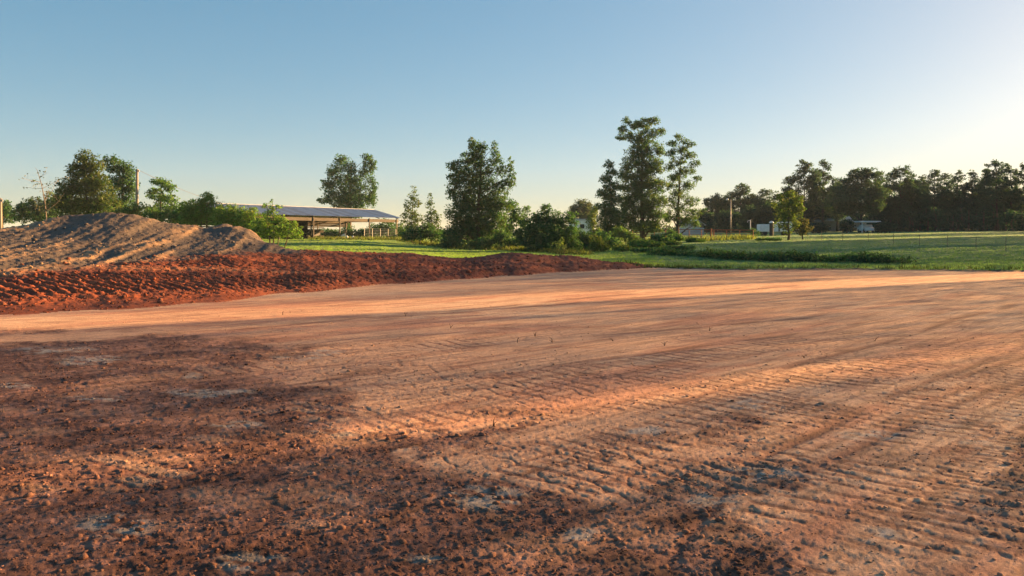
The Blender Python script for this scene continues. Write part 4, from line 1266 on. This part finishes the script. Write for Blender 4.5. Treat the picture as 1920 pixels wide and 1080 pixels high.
# ------------------------------------------------------------------ barn
def barn():
    ax = math.atan2(0.854, 0.52)
    ox, oy = -18.1, 105.0
    gz = 1.1
    b = thing("open_barn", "long open sided barn with grey blue tin roof behind the lawn", "barn", (ox, oy, gz), ax)
    L, Wd, rz, ez = 27.0, 4.6, 3.77, 2.62
    # roof sheets, each its own part
    sl = math.hypot(Wd, rz - ez); sw = 0.9
    def sheet(sign, kind):
        nxs = 13
        v = []; f = []
        for j in range(2):
            for i in range(nxs):
                x = i * sw / (nxs - 1)
                rib = 0.028 if i % 4 in (0,) else 0.0
                y = sign * (Wd if j == 0 else 0.04); z = ez if j == 0 else rz
                v.append((x - sw, y, z + rib))
        for i in range(nxs - 1):
            q = (i, i + 1, nxs + i + 1, nxs + i)
            f.append(q if sign < 0 else q[::-1])
        n0 = len(v)
        v += [(a, c, z - 0.012) for a, c, z in v]
        f += [tuple(k + n0 for k in q[::-1]) for q in f]
        me = bpy.data.meshes.new("roof_panel"); me.from_pydata(v, [], f); me.materials.append((M_TIN, M_TINDULL, M_TINPALE)[kind])
        return me
    ms = {(s, k): sheet(s, k) for s in (-1, 1) for k in range(3)}
    for s in (-1, 1):
        for i in range(int(L / sw)):
            o = link("roof_panel", ms[(s, (i * 7 + i // 3) % 3)], b, (-i * sw, 0, 0.004 * (i % 2)))
    MB().box(-L, 0.05, -0.11, 0.11, rz - 0.02, rz + 0.035, 0.01).obj("ridge_cap", M_TINDARK, b)
    MB().box(-L + .1, -0.1, -Wd + 0.32, -Wd + 0.37, 2.06, 2.42).obj("fascia_beam", M_WEATHER, b)
    MB().box(-L + .1, -0.1, Wd - 0.37, Wd - 0.32, 2.06, 2.42).obj("fascia_beam", M_WEATHER, b)
    MB().box(-0.14, -0.09, -Wd + 0.38, Wd - 0.38, 2.15, 2.35).obj("end_beam", M_WEATHER, b)
    # rafters and purlins
    for k in range(8):
        x = -0.35 - k * 3.7
        for s in (-1, 1):
            mb = MB()
            p0 = Vector((x, s * (Wd - 0.1), ez - 0.12)); p1 = Vector((x, s * 0.05, rz - 0.12))
            mb.tube([p0, p1], 0.055, 4)
            mb.obj("rafter", M_DARKWOOD, b)
        MB().box(x - .03, x + .03, -Wd + .39, Wd - .39, 2.16, 2.30).obj("tie_beam", M_WEATHER if k % 2 else M_DARKWOOD, b)
    for s in (-1, 1):
        for t in (0.12, 0.4, 0.7, 0.94):
            y = s * Wd * (1 - t); z = ez + (rz - ez) * t - 0.05
            MB().box(-L + .05, -.05, y - .04, y + .04, z - .05, z).obj("purlin", M_DARKWOOD, b)
    # posts
    for x in (-0.5, -5.7, -10.8, -15.0, -20.0, -25.5):
        for y in (-Wd + 0.28, Wd - 0.28, 0.3):
            if y == 0.3 and x > -8:
                continue
            pale = (x == -0.5 and y < 0)
            MB().box(x - .06, x + .06, y - .055, y + .055, -1.1, 2.5 if abs(y) > 1 else 3.5, 0.01).obj("post", M_POLE if pale else M_WEATHER, b)
    # boarded back wall; inner cross wall added to darken the left half
    zs = [-0.2, 0.12, 0.44, 0.76, 1.06, 1.30, 1.56, 1.86, 2.16]
    for i, z in enumerate(zs[:-1]):
        h = 0.30 if i not in (4, 5) else 0.14
        MB().box(-L + .2, -4.6 if i % 2 else -5.2, Wd - .30, Wd - .27, z, z + h).obj("board", M_DARKWOOD, b)
    for z in (1.50, 1.80):
        MB().box(-L + .2, -0.2, Wd - .26, Wd - .23, z, z + .285).obj('board', M_DARKWOOD, b)
    for i, z in enumerate((-0.3, 0.05, 0.4, 0.75, 1.1, 1.45, 1.8)):
        MB().box(-15.6, -15.56, -Wd + .6, Wd - .4, z, z + .34).obj("board", M_DARKWOOD, b)
    return b
barn()

# things in and before the barn
def white_drum(px, py, d, lab):
    x, y, _ = P(px, py, d); z = ground_z(x, y)
    o = thing("round_float", lab, "float", (x, y, z), 0, "white round floats before the barn")
    prof = [(0.03, 0.0)] + [(0.19 * math.sin(a), 0.19 - 0.19 * math.cos(a)) for a in np.linspace(0.3, 2.84, 9)] + [(0.03, 0.385)]
    MB().lathe(prof, 12).obj("shell", M_WHITE, o, smooth=True)
    MB().lathe([(0.185, 0.175), (0.2, 0.18), (0.2, 0.2), (0.185, 0.205)], 12).obj("seam", M_WHITE, o)
white_drum(650, 451, 93, "left of the two white round floats lying before the barn")
white_drum(662, 452, 92, "right of the two white round floats lying before the barn")


def storage_box():
    x, y, _ = P(578, 440, 97); z = ground_z(x, y)
    o = thing("storage_box", "dark box stored at the left end under the barn roof", "box", (x, y, z), R(58))
    MB().box(-1.3, 1.3, -.6, .6, 0, 0.95, 0.04).obj("bin", M_DARK, o)
    MB().box(-1.36, 1.36, -.66, .66, 0.955, 1.05, 0.02).obj("lid", M_DARKWOOD, o)
    for s in (-.7, .7):
        MB().box(s - .12, s + .12, -.65, -.605, .6, .68).obj("latch", M_PIPE, o)
storage_box()


def tarp():
    x, y, _ = P(639, 447, 95); z = ground_z(x, y)
    o = thing("white_tarp", "white tarp tented over something under the barn roof, left of the white floats", "tarp", (x, y, z))
    v = []; f = []
    n = 7
    for i in range(n):
        for j in range(4):
            t = i / (n - 1)
            v.append((-0.5 + t + 0.05 * math.sin(i * 2.3), (j - 1.5) * 0.3 * (1 - 0.3 * t), (1 - abs(j - 1.5) / 1.5) * (0.15 + 0.75 * t) + 0.03 * math.sin(i * 1.7 + j)))
    for i in range(n - 1):
        for j in range(3):
            f.append((i * 4 + j, i * 4 + j + 1, i * 4 + 5 + j, i * 4 + 4 + j))
    me = bpy.data.meshes.new("sheet"); me.from_pydata(v, [], f); me.materials.append(M_WHITE)
    link("sheet", me, o)
    MB().tube([(0.46, 0, -.1), (0.46, 0, 0.86)], 0.03, 5).obj("prop_stick", M_WEATHER, o)
tarp()


def panel_fence(px0, d0, px1, d1, h, nrail, label, mrail, mpost, npost, name, gname="rail", cat="fence", top_mat=None, r_rail=0.022, r_post=0.035):
    a = Vector(((px0 - 960) / FPX * d0, d0, 0)); c = Vector(((px1 - 960) / FPX * d1, d1, 0))
    a.z = ground_z(a.x, a.y); c.z = ground_z(c.x, c.y)
    o = thing(name, label, cat, tuple(a))
    dv = c - a
    for i in range(nrail):
        z = h * (0.22 + 0.78 * i / (nrail - 1))
        pts = []
        for k in range(npost):
            p = dv * (k / (npost - 1)); p = Vector((p.x, p.y, ground_z(a.x + p.x, a.y + p.y) - a.z + z)); pts.append(p)
        MB().tube(pts, r_rail * (1.9 if (top_mat and i == nrail - 1) else 1), 5).obj(gname, top_mat if (top_mat and i == nrail - 1) else mrail, o)
    for k in range(npost):
        p = dv * (k / (npost - 1)); gz = ground_z(a.x + p.x, a.y + p.y) - a.z
        MB().tube([(p.x, p.y, gz - .3), (p.x, p.y, gz + h * 1.03)], r_post, 6).obj("post", mpost, o)
    return o
panel_fence(683, 95, 742, 98, 1.25, 6, "pipe corral panel with six rails at the right half of the barn", M_PIPE, M_PIPE, 5, "corral_panel")
panel_fence(1186, 104, 1412, 92, 1.05, 4, "rust red pipe fence running between the tall trees and the trailer", M_RUST, M_RUST, 11, "pipe_fence", top_mat=M_RUST, r_rail=0.03, r_post=0.05)
def gate_post():
    x, y, _ = P(1333, 440, 88); z = ground_z(x, y)
    o = thing("corner_post", "stout dark brown corner post standing at the near bend of the pipe fence", "post", (x, y, z))
    MB().tube([(0, 0, -.3), (0, 0, 1.25)], [0.12, 0.11], 8).obj("shaft", M_RUST, o)
    MB().lathe([(0.12, 1.25), (0.13, 1.27), (0.1, 1.32)], 8).obj("cap", M_RUST, o)
gate_post()


# ------------------------------------------------------------------ poles and wires
def utility_pole(px, top, d, label, rad, bottom=None, arm=False):
    x, y, z = P(px, top, d); g = ground_z(x, y)
    o = thing("utility_pole", label, "pole", (x, y, g))
    MB().tube([(0, 0, -.5), (0, 0, (z - g) * .5), (0, 0, z - g)], [rad, rad * .9, rad * .78], 9).obj("shaft", M_POLE, o, smooth=True)
    MB().lathe([(0.03, z - g - .25), (0.05, z - g - .22), (0.05, z - g - .12), (0.03, z - g - .08)], 8, (rad * .9 + .04, -.02, 0)).obj("insulator", M_PIPE, o)
    MB().tube([(0, -rad * .93, 2.0), (0, -rad * .9, z - g - .4)], 0.012, 4).obj("ground_wire", M_WIRE, o)
    return Vector((x + rad + .06, y, z - .12))
pt = utility_pole(257, 317, 70, "tall wooden utility pole behind the mound, right of the dark round tree", 0.14)
utility_pole(1, 372, 62, "short pale pole cut by the left edge of the photo", 0.13)


def wire(label, a, b, sag, r=0.018):
    a = Vector(a); b = Vector(b)
    pts = []
    for i in range(25):
        t = i / 24
        p = a.lerp(b, t); p.z -= sag * 4 * t * (1 - t); pts.append(p - a)
    o = MB().tube(pts, r, 4).obj("overhead_wire", M_WIRE, None, tuple(a))
    tag(o, label, "wire", "overhead wires")
wire("overhead wire sloping down from the utility pole towards the barn", pt, P(470, 392, 95), 0.5)
wire("overhead wire entering from the left edge above the low dull tree", P(-240, 296, 70), pt - Vector((.3, 0, 0)), 3.6)


def lamp_pole():
    x, y, z = P(1370, 374, 98); g = ground_z(x, y)
    o = thing("lamp_pole", "thin pale lamp pole standing by the pipe fence before the woods", "lamp pole", (x, y, g))
    h = z - g
    MB().tube([(0, 0, -.4), (0, 0, h)], [0.075, 0.055], 8).obj("shaft", M_PIPE, o, smooth=True)
    MB().tube([(0, 0, h - .25), (-.25, -.1, h + .02), (-.45, -.15, h + .03)], 0.025, 6).obj("arm", M_PIPE, o)
    MB().lathe([(0.06, 0.12), (0.13, 0.08), (0.18, -0.04), (0.15, -0.1)], 10, (-.45, -.15, h)).obj("lamp_head", M_WHITE, o, smooth=True)
    MB().box(.06, .2, -.1, .06, h * .55, h * .55 + .3, .02).obj("meter_box", M_PIPE, o)
lamp_pole()


def short_post():
    x, y, z = P(1407, 412, 115); g = ground_z(x, y)
    o = thing("white_post", "thin white pipe post left of the white trailer", "post", (x, y, g))
    MB().tube([(0, 0, -.3), (0, 0, z - g)], 0.06, 7).obj("pipe", M_WHITE, o)
    MB().tube([(0, 0, z - g - .1), (-.35, 0, z - g - .15), (-.4, 0, z - g - .4)], 0.035, 6).obj("elbow", M_WHITE, o)
short_post()


# wire fence posts across the pasture
def pasture_fence():
    spots = [(1540, 452, 88), (1580, 453, 84), (1628, 452, 82), (1675, 456, 74), (1724, 458, 70), (1776, 461, 66), (1830, 465, 62), (1886, 469, 58), (1940, 472, 55)]
    o = thing("wire_fence", "thin wire fence on slim dark posts crossing the green pasture", "fence", tuple((spots[0][0] - 960) / FPX * spots[0][2] if k == 0 else (spots[0][2] if k == 1 else 0) for k in range(3)))
    base = Vector(o.location)
    pts = []
    for px, py, d in spots:
        x = (px - 960) / FPX * d; g = ground_z(x, d)
        MB().tube([(0, 0, -.3), (0.01, 0, 1.0)], 0.022, 5).obj("post", M_POST, o, (x - base.x, d - base.y, g - base.z))
        pts.append(Vector((x - base.x, d - base.y, g - base.z)))
    for h in (0.45, 0.9):
        MB().tube([p + Vector((0, 0, h)) for p in pts], 0.004, 3).obj("wire", M_WIRE, o)
pasture_fence()


# ------------------------------------------------------------------ far buildings and vehicles
def shed(px, py_base, d, w, dep, h, rise, label, cat, name, wall, roofm, rz=0.0, door=True):
    x = (px - 960) / FPX * d; g = ground_z(x, d)
    o = thing(name, label, cat, (x, d, g), rz)
    v = [(-w / 2, -dep / 2, 0), (w / 2, -dep / 2, 0), (w / 2, dep / 2, 0), (-w / 2, dep / 2, 0), (-w / 2, -dep / 2, h), (w / 2, -dep / 2, h), (w / 2, dep / 2, h), (-w / 2, dep / 2, h), (0, -dep / 2, h + rise), (0, dep / 2, h + rise)]
    mb = MB(); mb.add(v, [(0, 1, 5, 8, 4), (2, 3, 7, 9, 6), (1, 2, 6, 5), (3, 0, 4, 7)]); mb.obj("wall", wall, o)
    for s in (-1, 1):
        mb = MB()
        e = 0.25
        yy0, yy1 = -dep / 2 - e, dep / 2 + e
        xx, zz = s * (w / 2 + e), h - rise * e / (w / 2) + .03
        v = [(0, yy0, h + rise + .03), (xx, yy0, zz), (xx, yy1, zz), (0, yy1, h + rise + .03)]
        v += [(a, b_, c + .06) for a, b_, c in v]
        mb.add(v, [(0, 1, 2, 3), (7, 6, 5, 4), (0, 4, 5, 1), (1, 5, 6, 2), (2, 6, 7, 3), (3, 7, 4, 0)])
        mb.obj("roof_slope", roofm, o)
    if door:
        f = MB().box(-.45, .45, -dep / 2 - .05, -dep / 2 + .01, 0.05, 2.0).obj("door", M_GREYWALL, o)
        MB().box(.3, .36, -dep / 2 - .09, -dep / 2 - .052, 0.95, 1.05).obj("handle", M_PIPE, f)
    wd = MB().box(w * .22, w * .22 + .7, -dep / 2 - .03, -dep / 2 + .01, 1.1, 1.8).obj("window", M_GLASS, o)
    MB().box(w * .22 - .05, w * .22 + .75, -dep / 2 - .06, -dep / 2 - .032, 1.02, 1.09).obj("sill", M_WHITE, wd)
    return o


def camper():
    d = 110; x = (1088 - 960) / FPX * d; g = ground_z(x, d)
    o = thing("camper", "white camper with a small dark window seen between the shrubs", "camper", (x, d, g), R(8))
    MB().box(-1.15, 1.15, -2.2, 2.2, 0.5, 2.55, 0.12).obj("body", M_WHITE, o)
    MB().box(-1.2, 1.2, -2.25, 2.25, 2.56, 2.72, 0.05).obj("roof", M_GREYWALL, o)
    w = MB().box(-0.55, 0.05, -2.23, -2.19, 1.45, 2.0).obj("window", M_GLASS, o)
    MB().box(-.6, .1, -2.26, -2.235, 1.38, 1.44).obj("sill", M_GREYWALL, w)
    for s in (-1, 1):
        wh = MB(); wh.tube([(s * 1.0, -.4, .33), (s * 1.2, -.4, .33)], .33, 12).obj("wheel", M_DARK, o)
camper()

shed(1294, 432, 124, 2.6, 3.4, 1.6, 0.7, "grey blue shed with gable roof just right of the see-through tall tree", "shed", "small_shed", M_GREYWALL, M_GREYWALL, R(25))


def trailer():
    d = 118; x = (1443 - 960) / FPX * d; g = ground_z(x, d)
    o = thing("white_trailer", "white box trailer with a bright side beside the woods, left of the round pasture tree", "trailer", (x, d, g), R(-4))
    MB().box(-1.6, 1.0, -1.1, 1.1, 0.55, 1.65, 0.06).obj("body", M_WHITE, o)
    MB().box(1.25, 3.0, -1.1, 1.1, 0.55, 2.0, 0.08).obj("cab", M_WHITE, o)
    MB().box(1.02, 1.23, -.9, .9, 0.6, 1.6).obj("coupling", M_DARK, o)
    MB().box(1.6, 2.5, -1.13, -1.09, 1.3, 1.75).obj("window", M_GLASS, o)
    for xx in (-0.9, 2.2):
        MB().tube([(xx, -1.05, .35), (xx, -.8, .35)], .35, 12).obj("wheel", M_DARK, o)
        MB().tube([(xx, .8, .35), (xx, 1.05, .35)], .35, 12).obj("wheel", M_DARK, o)
trailer()


def tank():
    d = 116; x = (1439 - 960) / FPX * d; g = ground_z(x, d)
    o = thing("feed_bin", "narrow dark feed bin with a rounded white lid beside the white trailer", "bin", (x, d - 1.8, g))
    MB().lathe([(0.3, 0.0), (0.3, 1.75), (0.33, 1.8)], 10).obj("bin_body", M_DARK, o)
    MB().lathe([(0.36, 1.8), (0.34, 1.92), (0.2, 2.05), (0.05, 2.1)], 10).obj("lid", M_WHITE, o, smooth=True)
tank()


def carport():
    d = 140; x = (1620 - 960) / FPX * d; g = ground_z(x, d)
    o = thing("carport", "white carport with parked white shapes below the dome shaped pine", "carport", (x, d, g), R(5))
    MB().box(-1.7, 1.7, -2.5, 2.5, 1.75, 2.0, 0.08).obj("roof", M_WHITE, o)
    for sx in (-1.6, 1.6):
        for sy in (-2.3, 2.3):
            MB().box(sx - .06, sx + .06, sy - .06, sy + .06, -.2, 1.75).obj("post", M_WHITE, o)
    MB().box(-1.6, 1.6, 2.36, 2.42, 0.9, 1.74).obj("back_panel", M_WHITE, o)
    return x, d, g
cx, cd, cg = carport()


def parked_car(x, y, g, rz, label, paint):
    o = thing("parked_car", label, "car", (x, y, g), rz)
    prof = [(-2.1, .35), (-2.1, .8), (-1.3, .9), (-.7, 1.4), (.8, 1.4), (1.4, .95), (2.1, .85), (2.1, .35)]
    mb = MB()
    v = [(a, -.8, z) for a, z in prof] + [(a, .8, z) for a, z in prof]
    n = len(prof)
    mb.add(v, [tuple(range(n))[::-1] if False else tuple(range(n)), tuple(range(2 * n - 1, n - 1, -1))] + [(i, n + i, n + (i + 1) % n, (i + 1) % n) for i in range(n)])
    mb.obj("body", paint, o)
    MB().box(-.65, .75, -.82, -.79, .95, 1.32).obj("window", M_GLASS, o)
    for wx in (-1.3, 1.35):
        for sy in (-.82, .62):
            MB().tube([(wx, sy, .32), (wx, sy + .2, .32)], .32, 12).obj("wheel", M_DARK, o)
parked_car(cx + .3, cd, cg, R(85), "white car parked under the white carport below the dome shaped pine", M_WHITE)
shed(1556, 432, 166, 7, 7, 2.1, 1.0, "grey house half hidden in the dark trees under the tall broad pine", "house", "small_house", M_DULLWALL, M_GREYWALL, R(80))


def bucket():
    x, y, _ = P(879, 456, 78); g = ground_z(x, y)
    o = thing("bucket", "small pale orange bucket on the grass before the big plumed tree", "bucket", (x, y, g + .02))
    MB().lathe([(0.11, 0), (0.15, 0.3), (0.16, 0.31), (0.16, 0.33), (0.14, 0.33), (0.10, 0.03)], 12).obj("pail", M_PINK, o, smooth=True)
    MB().tube([(-.155, 0, .31), (-.12, -.03, .43), (0, -.04, .48), (.12, -.03, .43), (.155, 0, .31)], 0.006, 4).obj("handle", M_WIRE, o)
bucket()


# ------------------------------------------------------------------ evening haze
def haze():
    m, t, out = nt("haze_air")
    v = N(t, "ShaderNodeVolumePrincipled")
    v.inputs["Color"].default_value = (0.70, 0.88, 1.0, 1)
    v.inputs["Density"].default_value = 0.00022
    v.inputs["Anisotropy"].default_value = 0.0
    t.links.new(v.outputs[0], out.inputs["Volume"])
    o = MB().box(-2900, 2900, -2900, 2900, -1.5, 33).obj("haze", m)
    o["kind"] = "stuff"
haze()
